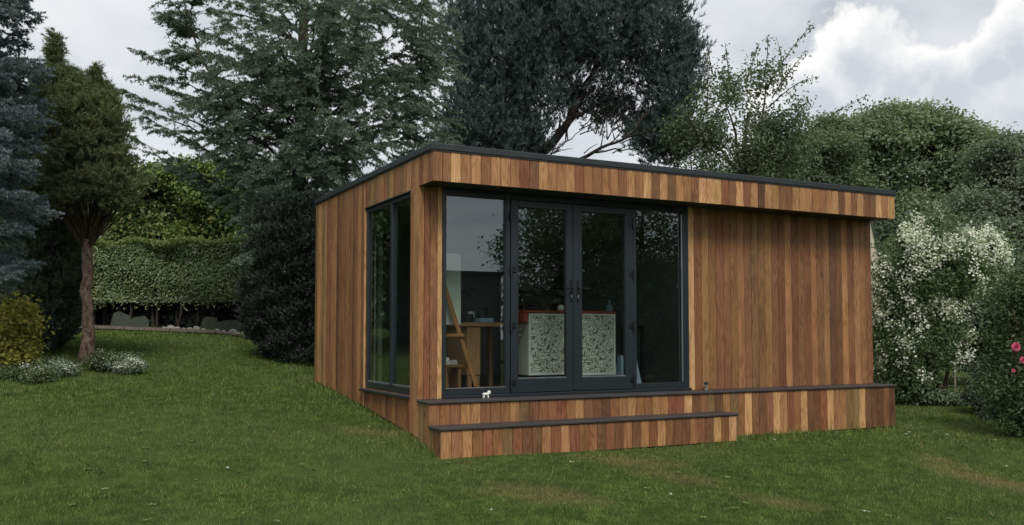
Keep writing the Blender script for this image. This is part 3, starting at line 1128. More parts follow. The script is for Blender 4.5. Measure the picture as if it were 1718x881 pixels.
# shelving and chair deeper in the room
sh = empty('bookshelf', (2.75, 3.35, ZF), 'dark tall bookshelf against the back wall of the room', 'bookshelf')
framed('shelf_frame', sh, 0, .95, 0, 1.9, 0, .3, .03, .03, .05, .03, M['black'], .002)
for z in (.45, .85, 1.25, 1.6):
    MB().box(.031, .919, .005, .29, z, z + .025).build('shelf', M['black'], sh)

# ------------------------------------------------------------------ foliage builders
def unit(v):
    return v / np.maximum(np.linalg.norm(v, axis=-1, keepdims=True), 1e-9)


def rdir(n, r=None):
    return unit((r or rng).normal(size=(n, 3)))


def leaves(P, N, L, asp=0.5, tint=None, fold=0.18):
    """P centres, N facing directions, L lengths: each leaf is two triangles folded on its midrib"""
    n = len(P)
    a = unit(np.cross(N, rdir(n)))
    b = np.cross(N, a)
    L = np.broadcast_to(np.asarray(L, float), (n,))[:, None]
    w = L * asp * 0.5
    v0 = P - a * L * 0.5
    v1 = P + b * w + N * w * fold * 2
    v2 = P + a * L * 0.5 - N * L * 0.1
    v3 = P - b * w + N * w * fold * 2
    V = np.stack([v0, v1, v2, v3], 1).reshape(-1, 3)
    i = np.arange(n)[:, None] * 4
    F = np.stack([i + [0, 1, 2], i + [0, 2, 3]], 1).reshape(-1, 3)
    T = np.repeat(rng.random(n) if tint is None else tint, 4)
    return V, F, T


def needles(A, D, L, k, nl, nw, spread=0.9, tint=None, up=0.0):
    """m twigs starting at A, along D, length L, each carrying k needles (one triangle each)"""
    m = len(A)
    L = np.broadcast_to(np.asarray(L, float), (m,))
    s = rng.random((m, k, 1))
    base = A[:, None, :] + D[:, None, :] * L[:, None, None] * s
    r = rng.normal(size=(m, k, 3))
    r -= (r * D[:, None, :]).sum(-1, keepdims=True) * D[:, None, :]
    r = unit(r)
    nd = unit(D[:, None, :] * (1.2 - spread + 0.2) + r * spread + np.array([0, 0, up]))
    ln = nl * rng.uniform(0.7, 1.2, (m, k, 1))
    side = unit(np.cross(nd, rng.normal(size=(m, k, 3)))) * (nw * 0.5)
    V = np.stack([base - side, base + side, base + nd * ln], 2).reshape(-1, 3)
    F = np.arange(len(V)).reshape(-1, 3)
    t = rng.random(m) if tint is None else tint
    T = np.clip(np.repeat(t, k * 3) * 0.75 + np.repeat(rng.random(m * k), 3) * 0.25, 0, 1)
    return V, F, T


def foliage(name, parent, mat, chunks, origin, label=None):
    Vs, Fs, Ts, k = [], [], [], 0
    for V, F, T in chunks:
        Vs.append(V - np.array(origin)); Fs.append(F + k); Ts.append(T); k += len(V)
    o = link(name, np_mesh(name, np.concatenate(Vs), np.concatenate(Fs), np.concatenate(Ts)), mat, parent)
    o['kind'] = 'stuff'
    if label: o['label'] = label
    return o


def blob_clumps(blobs, n, gap=0.0, gscale=0.9, shell=0.55, seed=0):
    """clump centres in a set of ellipsoids (centre, radii), biased to the outside, with gaps by noise"""
    out, nor = [], []
    w = np.array([b[1][0] * b[1][1] * b[1][2] for b in blobs]) ** 0.67
    w /= w.sum()
    tries = 0
    while len(out) < n and tries < n * 12:
        tries += 1
        c, r = blobs[rng.choice(len(blobs), p=w)]
        d = rdir(1)[0]
        q = (shell + (1 - shell) * rng.random()) if rng.random() < 0.8 else rng.random() ** 0.5
        p = np.array(c) + d * q * np.array(r)
        if gap > 0 and mn.noise(Vector(p) * gscale + Vector((seed * 7.1, 0, 0))) < gap - 0.5:
            continue
        out.append(p); nor.append(d)
    out, nor = np.array(out), np.array(nor)
    # the gap under the right-hand shrubs through which the far lawn shows
    u, v = project(out)
    keep = ~((((u - 1602) / 40) ** 2 + ((v - 636) / 26) ** 2 < 1))
    return out[keep], nor[keep]


def clump_leaves(C, N, per, rad, size, asp=0.5, updir=0.5, flat=0.7, tint_jit=0.35):
    n = len(C)
    r = rng.normal(size=(n, per, 3)) * rad * np.array([1, 1, flat])
    P = (C[:, None, :] + r).reshape(-1, 3)
    Nn = unit(np.repeat(N, per, 0) * 0.5 + np.array([0, 0, updir]) + rng.normal(size=(n * per, 3)) * 0.55)
    t = np.clip(np.repeat(rng.random(n), per) * (1 - tint_jit) + rng.random(n * per) * tint_jit, 0, 1)
    return leaves(P, Nn, size * rng.uniform(0.7, 1.25, n * per), asp, t)


def wiggle(a, b, n, amp, sag=0.0):
    a, b = np.array(a, float), np.array(b, float)
    pts = []
    L = np.linalg.norm(b - a)
    for i in range(n + 1):
        s = i / n
        p = a + (b - a) * s
        if 0 < i < n:
            p = p + rng.normal(size=3) * amp * L
        p = p + np.array([0, 0, sag * math.sin(math.pi * s)])
        pts.append(tuple(p))
    return pts


def tree_frame(name, base, trunk_top, limbs, mat, label, cat, r0, r1, group=None, n=8, part='trunk', wob=0.015, tw=None):
    """Empty at the base + trunk with its limbs as one mesh; limbs: list of (from, to, r0, r1, sag)"""
    base = np.array(base, float)
    e = empty(name, base, label, cat, group)
    m = MB(base)
    top = np.array(trunk_top, float)
    pts = wiggle(base - [0, 0, 0.15], top, 7, wob)
    rad = [r0 * 1.35] + [r0 + (r1 - r0) * i / 6 for i in range(7)]
    m.tube(pts, rad, n, 0.06)
    for (a, b, ra, rb, sag) in limbs:
        m.tube(wiggle(a, b, 5, 0.018, sag), [ra + (rb - ra) * i / 5 for i in range(6)], 6, 0.05)
    m.build(part, mat, e, smooth=True)
    return e


def bumpify(blobs, k=9, f=.36, seed=0):
    """break smooth ellipsoids into a cauliflower of smaller boughs"""
    out = []
    r_ = np.random.default_rng(100 + seed)
    for c, r in blobs:
        out.append((c, tuple(np.array(r) * .78)))
        for _ in range(k):
            d = rdir(1, r_)[0]
            d[2] = abs(d[2]) * 1.1 - .25
            q = r_.uniform(f * .7, f * 1.3)
            out.append((np.array(c) + d * np.array(r) * .74, tuple(np.full(3, np.mean(r)) * q * [1, 1, .75])))
    return out


def broadleaf(name, label, base, blobs, n, per, rad, leaf, mat, bmat, r0=0.14, gap=0.0, gscale=0.9, asp=0.55, group=None, cat='tree', seed=0, shell=0.62, updir=0.5, bump=8):
    base = np.array(base, float)
    main, blobs = blobs, bumpify(blobs, bump, seed=seed) if bump else blobs
    cen = np.mean([b[0] for b in main], 0)
    top = np.array([cen[0], cen[1], max(b[0][2] for b in blobs)])
    C, N = blob_clumps(blobs, n, gap, gscale, shell, seed)
    limbs = []
    hub = base + (top - base) * 0.45
    for (c, r) in main:
        s = base + (top - base) * rng.uniform(0.3, 0.6)
        limbs.append((s, np.array(c), r0 * 0.5, r0 * 0.15, 0.1))
    idx = rng.choice(len(C), min(len(C), 110), replace=False)
    for i in idx:
        bc = min(blobs, key=lambda b: np.linalg.norm(np.array(b[0]) - C[i]))
        limbs.append((np.array(bc[0]), C[i], 0.022, 0.006, 0.0))
    e = tree_frame(name, base, top, limbs, bmat, label, cat, r0, r0 * 0.35, group)
    foliage('foliage', e, mat, [clump_leaves(C, N, per, rad, leaf, asp, updir)], base)
    return e


BK = {'dark': bark('dark_bark', (0.035, 0.028, 0.022), (0.085, 0.07, 0.055)),
      'peel': bark('peeling_bark', (0.085, 0.045, 0.034), (0.36, 0.26, 0.20), 22.0, 0.55),
      'twig': bark('twig_bark', (0.04, 0.03, 0.02), (0.10, 0.075, 0.05))}
LM = {
    'cedar': leaf_mat('cedar_needles', (0.096, 0.137, 0.109), (0.213, 0.267, 0.202), 0.25, 0.6),
    'pine': leaf_mat('pine_needles', (0.070, 0.098, 0.107), (0.131, 0.170, 0.167), 0.25, 0.6),
    'cypress': leaf_mat('cypress_sprays', (0.090, 0.119, 0.067), (0.181, 0.213, 0.103), 0.35, 0.7, c=(0.14, 0.085, 0.045)),
    'spruce': leaf_mat('spruce_needles', (0.128, 0.161, 0.183), (0.254, 0.304, 0.332), 0.2, 0.6),
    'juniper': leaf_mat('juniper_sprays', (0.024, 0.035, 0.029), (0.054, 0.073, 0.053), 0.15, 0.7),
    'hedge': leaf_mat('hedge_leaves', (0.102, 0.152, 0.061), (0.234, 0.296, 0.129), 0.3, 0.36, spec=0.6),
    'hedge_top': leaf_mat('hedge_new_leaves', (0.146, 0.197, 0.063), (0.278, 0.316, 0.114), 0.3, 0.5),
    'laurel': leaf_mat('laurel_leaves', (0.099, 0.150, 0.060), (0.259, 0.318, 0.118), 0.35, 0.4, c=(0.36, 0.34, 0.15), spec=0.5),
    'gold': leaf_mat('golden_leaves', (0.098, 0.158, 0.048), (0.241, 0.304, 0.091), 0.3, 0.5, c=(0.46, 0.40, 0.14)),
    'yellow': leaf_mat('yellow_shrub_leaves', (0.169, 0.203, 0.053), (0.506, 0.456, 0.090), 0.3, 0.5, c=(0.50, 0.38, 0.07)),
    'cherry': leaf_mat('cherry_leaves', (0.100, 0.133, 0.084), (0.194, 0.237, 0.136), 0.4, 0.5, c=(0.20, 0.25, 0.12)),
    'far': leaf_mat('lime_tree_leaves', (0.144, 0.195, 0.124), (0.298, 0.360, 0.216), 0.4, 0.55),
    'far2': leaf_mat('hazel_leaves', (0.163, 0.198, 0.146), (0.292, 0.333, 0.243), 0.4, 0.6),
    'shrub': leaf_mat('shrub_leaves', (0.082, 0.124, 0.062), (0.162, 0.228, 0.108), 0.35, 0.5),
    'dark': leaf_mat('dark_shrub_leaves', (0.051, 0.071, 0.051), (0.113, 0.146, 0.093), 0.25, 0.6),
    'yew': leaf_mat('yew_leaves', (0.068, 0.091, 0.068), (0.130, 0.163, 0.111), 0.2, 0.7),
    'screen': leaf_mat('dark_screen_leaves', (0.060, 0.090, 0.054), (0.135, 0.186, 0.103), 0.25, 0.6),
    'blossom': leaf_mat('white_blossom', (0.78, 0.78, 0.68), (0.92, 0.92, 0.88), 0.35, 0.6),
    'silver': leaf_mat('silver_leaves', (0.094, 0.132, 0.079), (0.203, 0.255, 0.166), 0.15, 0.6),
    'cover': leaf_mat('ground_cover_leaves', (0.055, 0.080, 0.035), (0.12, 0.16, 0.065), 0.2, 0.5),
}


def on_ground(u, depth):
    """point on the ground below the sight line of column u at a depth"""
    p = at(u, 560, depth)
    return np.array([p[0], p[1], gz(p[0], p[1])])


def blob(u, v, D, ru, rv, rd=None):
    """ellipsoid whose half width / height span ru, rv photograph pixels at that depth"""
    k = D / FPX
    return (at(u, v, D), (ru * k, (rd if rd else ru * k), rv * k))


# ---- blue cedar behind the left corner
def make_cedar():
    D = 18.0
    base = on_ground(505, D)
    top = np.array([base[0], base[1], 9.6])
    e = empty('cedar_tree', base, 'tall blue-green cedar with drooping sprays behind the side wall of the garden room', 'tree')
    mt = MB(base)
    mt.tube(wiggle(base - [0, 0, .2], top, 8, 0.006), [0.24, .21, .19, .17, .14, .11, .08, .05, .02], 10, .06)
    mb = MB(base)
    A, Dr, L, T = [], [], [], []

    def spray(p, d, l, tint, dens=1.0):
        """a curved shoot, side twigs lying nearly flat on both sides, everything drooping towards the tip"""
        n = max(3, int(l / 0.085))
        q, dd = np.array(p), np.array(d, float)
        st = l / n
        for i in range(n):
            dd = unit(dd + np.array([0, 0, -0.15]) + rng.normal(size=3) * 0.05)
            q2 = q + dd * st
            A.append(q); Dr.append(dd); L.append(st * 1.15); T.append(tint)
            for s in (-1, 1):
                if rng.random() < 0.78 * dens:
                    ll = rng.uniform(0.10, 0.24) * (1 - 0.45 * i / n)
                    sd = unit(np.cross(dd, [0, 0, 1]) * s * 0.75 + dd * 0.85 + np.array([0, 0, rng.uniform(-0.45, 0.05)]))
                    A.append(q2); Dr.append(sd); L.append(ll); T.append(tint)
            q = q2
        return q

    def bough(p, q, sag, dens=1.0, wd=0.55, r=.035):
        """a bough from p to its tip q, arching, with sprays to both sides that shorten to the tip"""
        p, q = np.array(p, float), np.array(q, float)
        ln_ = np.linalg.norm(q - p)
        n = max(5, int(ln_ / .17))
        pts = [p + (q - p) * i / n + np.array([0, 0, sag * math.sin(math.pi * (i / n) ** .8)]) + rng.normal(size=3) * .012 for i in range(n + 1)]
        for i in range(1, n + 1):
            s = i / n
            d = unit(pts[i] - pts[i - 1])
            if s < .15: continue
            for sg in (-1, 1):
                if rng.random() < dens:
                    sd = unit(np.cross(d, [0, 0, 1]) * sg * rng.uniform(.5, 1) + d * .8 + np.array([0, 0, rng.uniform(-.2, .2)]))
                    spray(pts[i], sd, max(.14, wd * (1.05 - s) * rng.uniform(.6, 1.15)), rng.random())
            A.append(pts[i - 1]); Dr.append(d); L.append(ln_ / n * 1.1); T.append(.5)
        spray(pts[-1], unit(pts[-1] - pts[-2]), .26, .6)
        mb.tube([tuple(x) for x in pts], [max(.005, r * (1 - .88 * i / n)) for i in range(n + 1)], 5)

    def trunk_at(z):
        return base + (top - base) * ((z - base[2]) / (top[2] - base[2]))

    # left-hand boughs against the sky: tip column, tip row, depth offset, lift of the arch
    for (u, v, dd, sg, back) in ((292, 34, -.3, .25, .9), (350, -8, .2, .3, .8), (247, 92, -.5, .35, 1.2), (268, 128, .4, .3, 1.1), (214, 156, -.2, .45, 1.5), (236, 132, .1, .35, 1.4), (228, 178, .6, .4, 1.5), (243, 198, -.6, .4, 1.5),
                                 (232, 236, 0, .45, 1.7), (262, 262, .5, .4, 1.7), (285, 278, -.3, .35, 1.6), (300, 225, -.9, .3, 1.3), (318, 180, -.8, .3, 1.2), (330, 292, .2, .3, 1.5), (300, 75, .7, .3, 1.0), (345, 55, -.5, .3, .9),
                                 (335, 120, .9, .3, 1.0), (395, -20, -.4, .3, .6), (372, 20, .5, .25, .6), (258, 214, .9, .4, 1.5), (280, 150, 1.0, .3, 1.2)):
        tip = at(u, v, D + dd)
        bough(trunk_at(max(1.6, tip[2] - back * 1.45)), tip, sg * .8, .95, .40)
    # leaning side leader
    q0, q1 = at(420, 290, D - .3), at(303, -14, D - .6)
    st = wiggle(q0, q1, 8, 0.01)
    mb.tube(wiggle(trunk_at(1.6), q0, 4, .03), [.09, .08, .075, .07, .06], 6)
    mb.tube(st, [.055, .048, .042, .036, .03, .024, .018, .012, .006], 6)
    for i in range(1, 9):
        for k in range(6):
            az = rng.uniform(0, 6.28)
            l = .80 * (1.1 - i / 9) + .18
            d = np.array([math.cos(az), math.sin(az), rng.uniform(.1, .5)])
            p = np.array(st[i]) + rng.normal(size=3) * .05
            bough(p, p + unit(d) * l, .05, .8, .3, .012)
    # boughs all round for the body of the crown
    for k in range(62):
        v = rng.uniform(-90, 330)
        az = rng.uniform(-math.pi, math.pi)
        zz_ = at(505, v, D)[2]
        reach = float(np.interp(zz_, [2.5, 3.5, 4.5, 6, 7.5, 8.6], [1.9, 2.6, 3.0, 3.0, 2.5, 1.6])) * rng.uniform(.55, 1.02)
        dv = np.array([math.cos(az), math.sin(az), 0])
        if dv @ RT < -.35: reach *= .42
        tip = trunk_at(zz_) + dv * reach
        bough(trunk_at(max(1.3, zz_ - reach * .62)), tip, .08 * reach, .9, .50)
    # hanging outer sprays fill the face of the crown
    blobs = [blob(505, 60, D - 1.0, 110, 110, .9), blob(500, 200, D - 1.2, 90, 90, .8), blob(480, 420, D - 2.6, 62, 60, .5), blob(560, 90, D - .6, 190, 130, 1.9), blob(470, 200, D - .9, 130, 110, 1.6), blob(620, 220, D - .8, 140, 90, 1.5), blob(520, 300, D - 1.3, 110, 70, 1.0), blob(440, 310, D - .8, 48, 56, .8), blob(660, 60, D - .4, 80, 100, 1.2), blob(480, 370, D - 1.6, 60, 55, .6), blob(700, 150, D - .8, 60, 110, .9)]
    C, N = blob_clumps(blobs, 1750, .34, 1.3, .5, 17)
    for c, nn in zip(C, N):
        o = c - trunk_at(c[2]); o[2] = 0
        d = unit(unit(o) * .9 + np.array([0, 0, .12]) + rng.normal(size=3) * .25 - RT * .25)
        spray(c, d, rng.uniform(.3, .62), rng.random(), .9)
    A, Dr, L, T = np.array(A), np.array(Dr), np.array(L), np.array(T)
    # open sky between the boughs on the lawn side
    u, v = project(A)
    keep = np.ones(len(A), bool)
    for (hu, hv, ru, rv, p) in ((346, 40, 20, 16, .9), (398, 128, 26, 12, .85), (272, 58, 26, 22, .85), (256, 112, 32, 9, .75), (385, 85, 18, 12, .7), (300, 255, 22, 9, .7), (330, 205, 16, 8, .7), (425, 175, 18, 9, .7), (445, 60, 18, 12, .7)):
        keep &= ~((((u - hu) / ru) ** 2 + ((v - hv) / rv) ** 2 < 1) & (rng.random(len(A)) < p))
    nz = np.array([mn.noise(Vector(q * 2.6)) for q in A])
    keep &= ~((u < 470) & (v < 290) & (nz > .12) & (rng.random(len(A)) < .8))
    keep &= ~((u >= 470) & (v < 250) & (nz > .26) & (rng.random(len(A)) < .8))
    A, Dr, L, T = A[keep], Dr[keep], L[keep], T[keep]
    k = max(8, min(17, 560000 // len(A)))
    print('cedar twigs', len(A), k)
    mt.build('trunk', BK['dark'], e, smooth=True)
    o = mb.build('branches', BK['twig'], e)
    o['kind'] = 'stuff'
    foliage('foliage', e, LM['cedar'], [needles(A, Dr, L, k, 0.056, 0.018, 0.85, T, up=0.3)], base)


make_cedar()


# ---- black pine behind the roof
def make_pine():
    D = 21.0
    base = on_ground(905, D)
    hub = at(905, 262, D)
    limbs = [(hub, at(958, 196, D - .2), .11, .08, 0), (at(958, 196, D - .2), at(1000, 110, D), .10, .06, 0), (at(915, 290, D), at(985, 262, D - .4), .055, .042, 0),
             (at(985, 262, D - .4), at(1045, 234, D - .6), .042, .03, .02), (at(1045, 234, D - .6), at(1100, 215, D - .8), .03, .015, 0), (at(1000, 256, D - .4), at(1075, 250, D + .3), .022, .01, 0.03),
             (hub, at(860, 130, D + .2), .12, .06, 0), (hub, at(820, 215, D - .4), .08, .04, 0), (at(958, 196, D - .2), at(1035, 165, D + .4), .06, .03, 0),
             (at(1000, 110, D), at(1060, 40, D), .05, .03, 0), (at(860, 130, D + .2), at(900, 0, D), .06, .04, 0), (at(860, 130, D + .2), at(800, 60, D), .04, .03, 0),
             (at(1045, 232, D - .6), at(1130, 150, D - .2), .04, .02, 0)]
    for _ in range(90):
        q = at(rng.uniform(890, 1100), rng.uniform(170, 262), D + rng.uniform(-.6, .6))
        limbs.append((q, q + (RT * rng.uniform(-.2, .9) + np.array([0, 0, rng.uniform(.1, .9)])) * rng.uniform(.4, 1.0), .016, .005, .03))
    e = tree_frame('pine_tree', base, hub, limbs, bark('pine_bark', (0.02, 0.017, 0.015), (0.05, 0.042, 0.036)), 'huge dark pine rising directly behind the roof with sky between its bare limbs', 'tree', .26, .17)
    blobs = [blob(840, 90, D, 92, 95, 1.4), blob(800, 200, D - .3, 62, 68, .9), blob(870, 225, D, 66, 50, .9), blob(925, 30, D, 100, 100, 1.5), blob(1010, 40, D, 105, 100, 1.5), blob(1095, 60, D, 62, 95, 1.2),
             blob(1115, 150, D, 48, 70, 1.0), blob(1110, 225, D, 52, 45, .9), blob(960, 120, D + .3, 120, 50, 1.2), blob(880, -70, D, 120, 90, 1.5), blob(1040, -70, D, 105, 90, 1.4), blob(775, 60, D, 34, 85, .9), blob(1125, 245, D + .5, 48, 36, .8), blob(1085, 205, D + .8, 40, 26, .6), blob(820, 250, D + .4, 80, 40, .9),
             blob(1000, 178, D + .6, 90, 30, .6), blob(900, 150, D, 80, 60, 1.2), blob(1140, 110, D, 26, 80, .7)]
    C, N = blob_clumps(blobs, 6200, 0.0, .9, .45)
    # keep the sky holes seen round the limbs
    u, v = project(C)
    keep = np.ones(len(C), bool)
    for (hu, hv, ru, rv, p) in ((985, 224, 54, 19, .75), (935, 222, 30, 18, .8), (1015, 252, 42, 11, .72), (1077, 182, 15, 20, .8), (990, 135, 95, 32, .55), (925, 195, 40, 20, .5), (1070, 100, 30, 26, .4), (845, 215, 20, 18, .3)):
        ins = ((u - hu) / ru) ** 2 + ((v - hv) / rv) ** 2 < 1
        keep &= ~(ins & (rng.random(len(C)) < p))
    C, N = C[keep], N[keep]
    m = len(C)
    # each clump: a few upright candles
    per = 4
    A = np.repeat(C, per, 0) + rng.normal(size=(m * per, 3)) * 0.13
    Dv = unit(np.repeat(N, per, 0) * .55 + np.array([0, 0, .8]) + rng.normal(size=(m * per, 3)) * .35)
    foliage('foliage', e, LM['pine'], [needles(A, Dv, rng.uniform(.12, .24, m * per), 15, .12, .021, .7, np.repeat(rng.random(m), per), .25)], base)


make_pine()


# ---- cypress with a bare trunk, left
def make_cypress():
    D = 14.0
    base = ground_hit(147, 607)
    D = float((base - CP) @ FW)
    fork = at(147, 402, D)
    e = empty('cypress_tree', base, 'dark conifer with a bare peeling trunk and fanned limbs on the left lawn', 'tree')
    mt = MB(base)
    mt.tube(wiggle(base - [0, 0, .1], fork, 10, .006), [.15, .112, .098, .090, .084, .080, .077, .075, .074, .076, .085], 10, .10)
    mt.build('trunk', BK['peel'], e, smooth=True)
    ml = MB(base)
    for k in range(75):
        a = rng.uniform(0, 2 * math.pi)
        s = rng.uniform(.2, 1.1)
        q = fork + np.array([math.cos(a) * .75 * s, math.sin(a) * .75 * s, rng.uniform(.75, 1.25) - .25 * s])
        mid = fork + (q - fork) * .5 + np.array([0, 0, -.02])
        ml.tube([tuple(fork - [0, 0, rng.uniform(0, .25)]), tuple(mid), tuple(q)], [.017, .012, .006], 5)
    # dead twigs low on the trunk
    for k in range(26):
        z = rng.uniform(.25, 1.6)
        a = rng.uniform(0, 2 * math.pi)
        p = base + np.array([0, 0, z])
        ml.tube([tuple(p), tuple(p + np.array([math.cos(a), math.sin(a), rng.uniform(-.3, .3)]) * rng.uniform(.08, .22))], [.008, .003], 4)
    ml.build('limbs', BK['twig'], e)['kind'] = 'stuff'
    # crown profile (v -> u range)
    vs = [60, 125, 150, 170, 220, 270, 310, 345, 375, 400]
    ul = [90, 76, 60, 50, 38, 34, 36, 50, 80, 118]
    ur = [94, 116, 160, 190, 205, 214, 230, 222, 200, 168]
    A, Dv = [], []
    n = 0
    while n < 11500:
        v = rng.uniform(125, 395)
        l, r = np.interp(v, vs, ul), np.interp(v, vs, ur)
        c, h = (l + r) / 2, (r - l) / 2
        a = rng.uniform(0, 2 * math.pi)
        q = rng.random() ** .35
        edge = 1 + .13 * math.sin(v * .21 + a * 3) + .09 * math.sin(v * .09 + a * 5) + .06 * math.sin(v * .5 + a * 9)
        x = math.cos(a) * q * h * edge
        dd = math.sin(a) * q * max(h, 40) * edge * D / FPX
        if v > 328 and (q < .86 or rng.random() < (v - 328) / 38): continue
        p = at(c + x, v, D + dd)
        A.append(p)
        o = RT * math.cos(a) + np.array([FW[0], FW[1], 0]) * math.sin(a)
        Dv.append(o * .55 + np.array([0, 0, .75]))
        n += 1
    # two spires
    for (u0, v0, h, w, m) in ((92, 56, 100, 17, 620), (160, 112, 60, 18, 380), (122, 124, 40, 14, 200), (185, 146, 46, 13, 200), (66, 118, 50, 14, 200)):
        for _ in range(m):
            s = rng.random() ** .6
            a = rng.uniform(0, 2 * math.pi)
            rr = w * s * (.75 + .25 * math.sin(s * 28)) * rng.random() ** .4
            A.append(at(u0 + math.cos(a) * rr, v0 + s * h, D + math.sin(a) * rr * D / FPX))
            Dv.append(RT * math.cos(a) * .7 + np.array([0, 0, .6]) + np.array([FW[0], FW[1], 0]) * math.sin(a) * .6)
        ml2 = MB(base)
    A = np.array(A)
    Dv = unit(np.array(Dv) + rng.normal(size=(len(A), 3)) * .55)
    foliage('foliage', e, LM['cypress'], [needles(A, Dv, rng.uniform(.07, .20, len(A)), 18, .06, .014, .75, None, .1)], base)
    m = MB(base)
    for (u0, v0, v1) in ((92, 58, 330), (160, 114, 330), (120, 130, 330)):
        m.tube(wiggle(at(u0, v0, D), at(u0 * .6 + 147 * .4, v1, D), 5, .01), [.006, .012, .02, .03, .035, .04], 5)
    m.build('leader', BK['twig'], e)


make_cypress()


# ---- blue spruce at the left edge
def make_spruce():
    D = 11.5
    base = on_ground(-75, D)
    top = np.array([base[0], base[1], 7.5])
    e = empty('spruce_tree', base, 'blue-grey spruce with layered boughs at the left edge of the lawn', 'tree')
    MB(base).tube(wiggle(base - [0, 0, .2], top, 8, .006), [.2, .17, .15, .13, .11, .09, .06, .04, .02], 10, .05).build('trunk', BK['dark'], e, smooth=True)
    mb = MB(base)
    A, Dr, L = [], [], []
    right = math.atan2(RT[1], RT[0])
    tips = [(46, 20, 0), (30, 62, .3), (62, 115, .0), (45, 100, -.4), (62, 170, .2), (70, 200, 0), (48, 245, -.2), (44, 290, .3), (36, 270, -.5), (75, 352, 0), (60, 335, .4), (30, 380, -.3), (44, 443, 0), (20, 420, .3), (40, 150, .5), (50, 230, .5), (28, -20, 0), (30, 320, -.6), (10, 460, -.3)]
    more = [(rng.uniform(-70, 34 if v_ < 215 else 12), v_, rng.uniform(-1.2, 1.2)) for v_ in list(rng.uniform(-60, 45, 12)) + list(rng.uniform(100, 330, 30))]
    for (u, v, dd) in tips + more:
        tip = at(u, v, D + dd)
        z0 = tip[2] + .18
        p0 = np.array([base[0], base[1], z0])
        n = 9
        pts = []
        for i in range(n + 1):
            s = i / n
            p = p0 + (tip - p0) * s + np.array([0, 0, -.12 * math.sin(math.pi * s)])
            pts.append(p)
            if s > .25:
                d = unit(tip - p0)
                for sg in (-1, 1):
                    for _ in range(3):
                        l = .12 + .34 * (1 - s)
                        sd = unit(np.cross(d, [0, 0, 1]) * sg * rng.uniform(.5, 1) + d * .45 + np.array([0, 0, rng.uniform(-.35, .3)]))
                        m = max(1, int(l / .12))
                        q = p.copy()
                        for j in range(m):
                            A.append(q); Dr.append(sd); L.append(l / m)
                            q2 = q + sd * l / m
                            for s2 in (-1, 1):
                                A.append(q2); Dr.append(unit(sd + np.cross(sd, [0, 0, 1]) * s2 * .8 + np.array([0, 0, rng.uniform(-.3, .2)]))); L.append(rng.uniform(.07, .13))
                            q = q2
                A.append(p); Dr.append(d); L.append(.13)
        mb.tube([tuple(q) for q in pts], [.03 * (1 - .85 * i / n) for i in range(n + 1)], 5)
    mb.build('branches', BK['twig'], e)['kind'] = 'stuff'
    A, Dr, L = np.array(A), np.array(Dr), np.array(L)
    print('spruce twigs', len(A))
    foliage('foliage', e, LM['spruce'], [needles(A, Dr, L, 30, .034, .0135, .85, None, .1)], base)


make_spruce()


# ---- dense dark evergreen between lawn and garden room (down to the grass)
def make_column(name, label, D, rows, n, mat, k=15, nl=.05, nw=.016, extra=None, hh=(0.05, 0.16), rd=None, cat='shrub'):
    vs, ul, ur = zip(*rows)
    mid = (ul[-1] + ur[-1]) / 2
    base = on_ground(mid, D)
    e = empty(name, base, label, cat)
    A, Dv = [], []
    while len(A) < n:
        v = rng.uniform(vs[0], vs[-1])
        l, r = np.interp(v, vs, ul), np.interp(v, vs, ur)
        c, h = (l + r) / 2, (r - l) / 2
        a = rng.uniform(0, 2 * math.pi)
        q = rng.random() ** .3
        edge = 1 + .12 * math.sin(v * .17 + a * 4) + .06 * math.sin(v * .06 + a * 7)
        A.append(at(c + math.cos(a) * q * h * edge, v, D + math.sin(a) * q * edge * (rd if rd else h * D / FPX)))
        Dv.append(RT * math.cos(a) * .6 + np.array([FW[0], FW[1], 0]) * math.sin(a) * .6 + np.array([0, 0, .6]))
    A = np.array(A)
    zmin = ground_z(A[:, 0], A[:, 1]) + .03
    A[:, 2] = np.maximum(A[:, 2], zmin)
    Dv = unit(np.array(Dv) + rng.normal(size=(len(A), 3)) * .35)
    m = MB(base)
    tz = at(mid, vs[0] + 30, D)
    for q in range(5):
        m.tube(wiggle(base + rng.normal(size=3) * [.1, .1, 0] - [0, 0, .1], tz + rng.normal(size=3) * [.25, .25, .1], 5, .02), [.06, .05, .045, .035, .025, .015], 6)
    m.build('stems', BK['twig'], e)['kind'] = 'stuff'
    foliage('foliage', e, mat, [needles(A, Dv, rng.uniform(*hh, len(A)), k, nl, nw, .6, None, .15)], base)
    return e


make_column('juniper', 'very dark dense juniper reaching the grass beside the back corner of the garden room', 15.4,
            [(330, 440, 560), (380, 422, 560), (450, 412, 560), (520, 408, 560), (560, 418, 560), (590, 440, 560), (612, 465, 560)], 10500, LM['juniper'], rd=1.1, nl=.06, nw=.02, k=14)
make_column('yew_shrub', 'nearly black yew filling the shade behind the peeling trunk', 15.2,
            [(330, 10, 120), (380, 0, 132), (450, -10, 140), (540, -10, 138), (572, 20, 112), (588, 30, 95)], 9000, LM['yew'], rd=1.1, nl=.07, nw=.024, k=13)

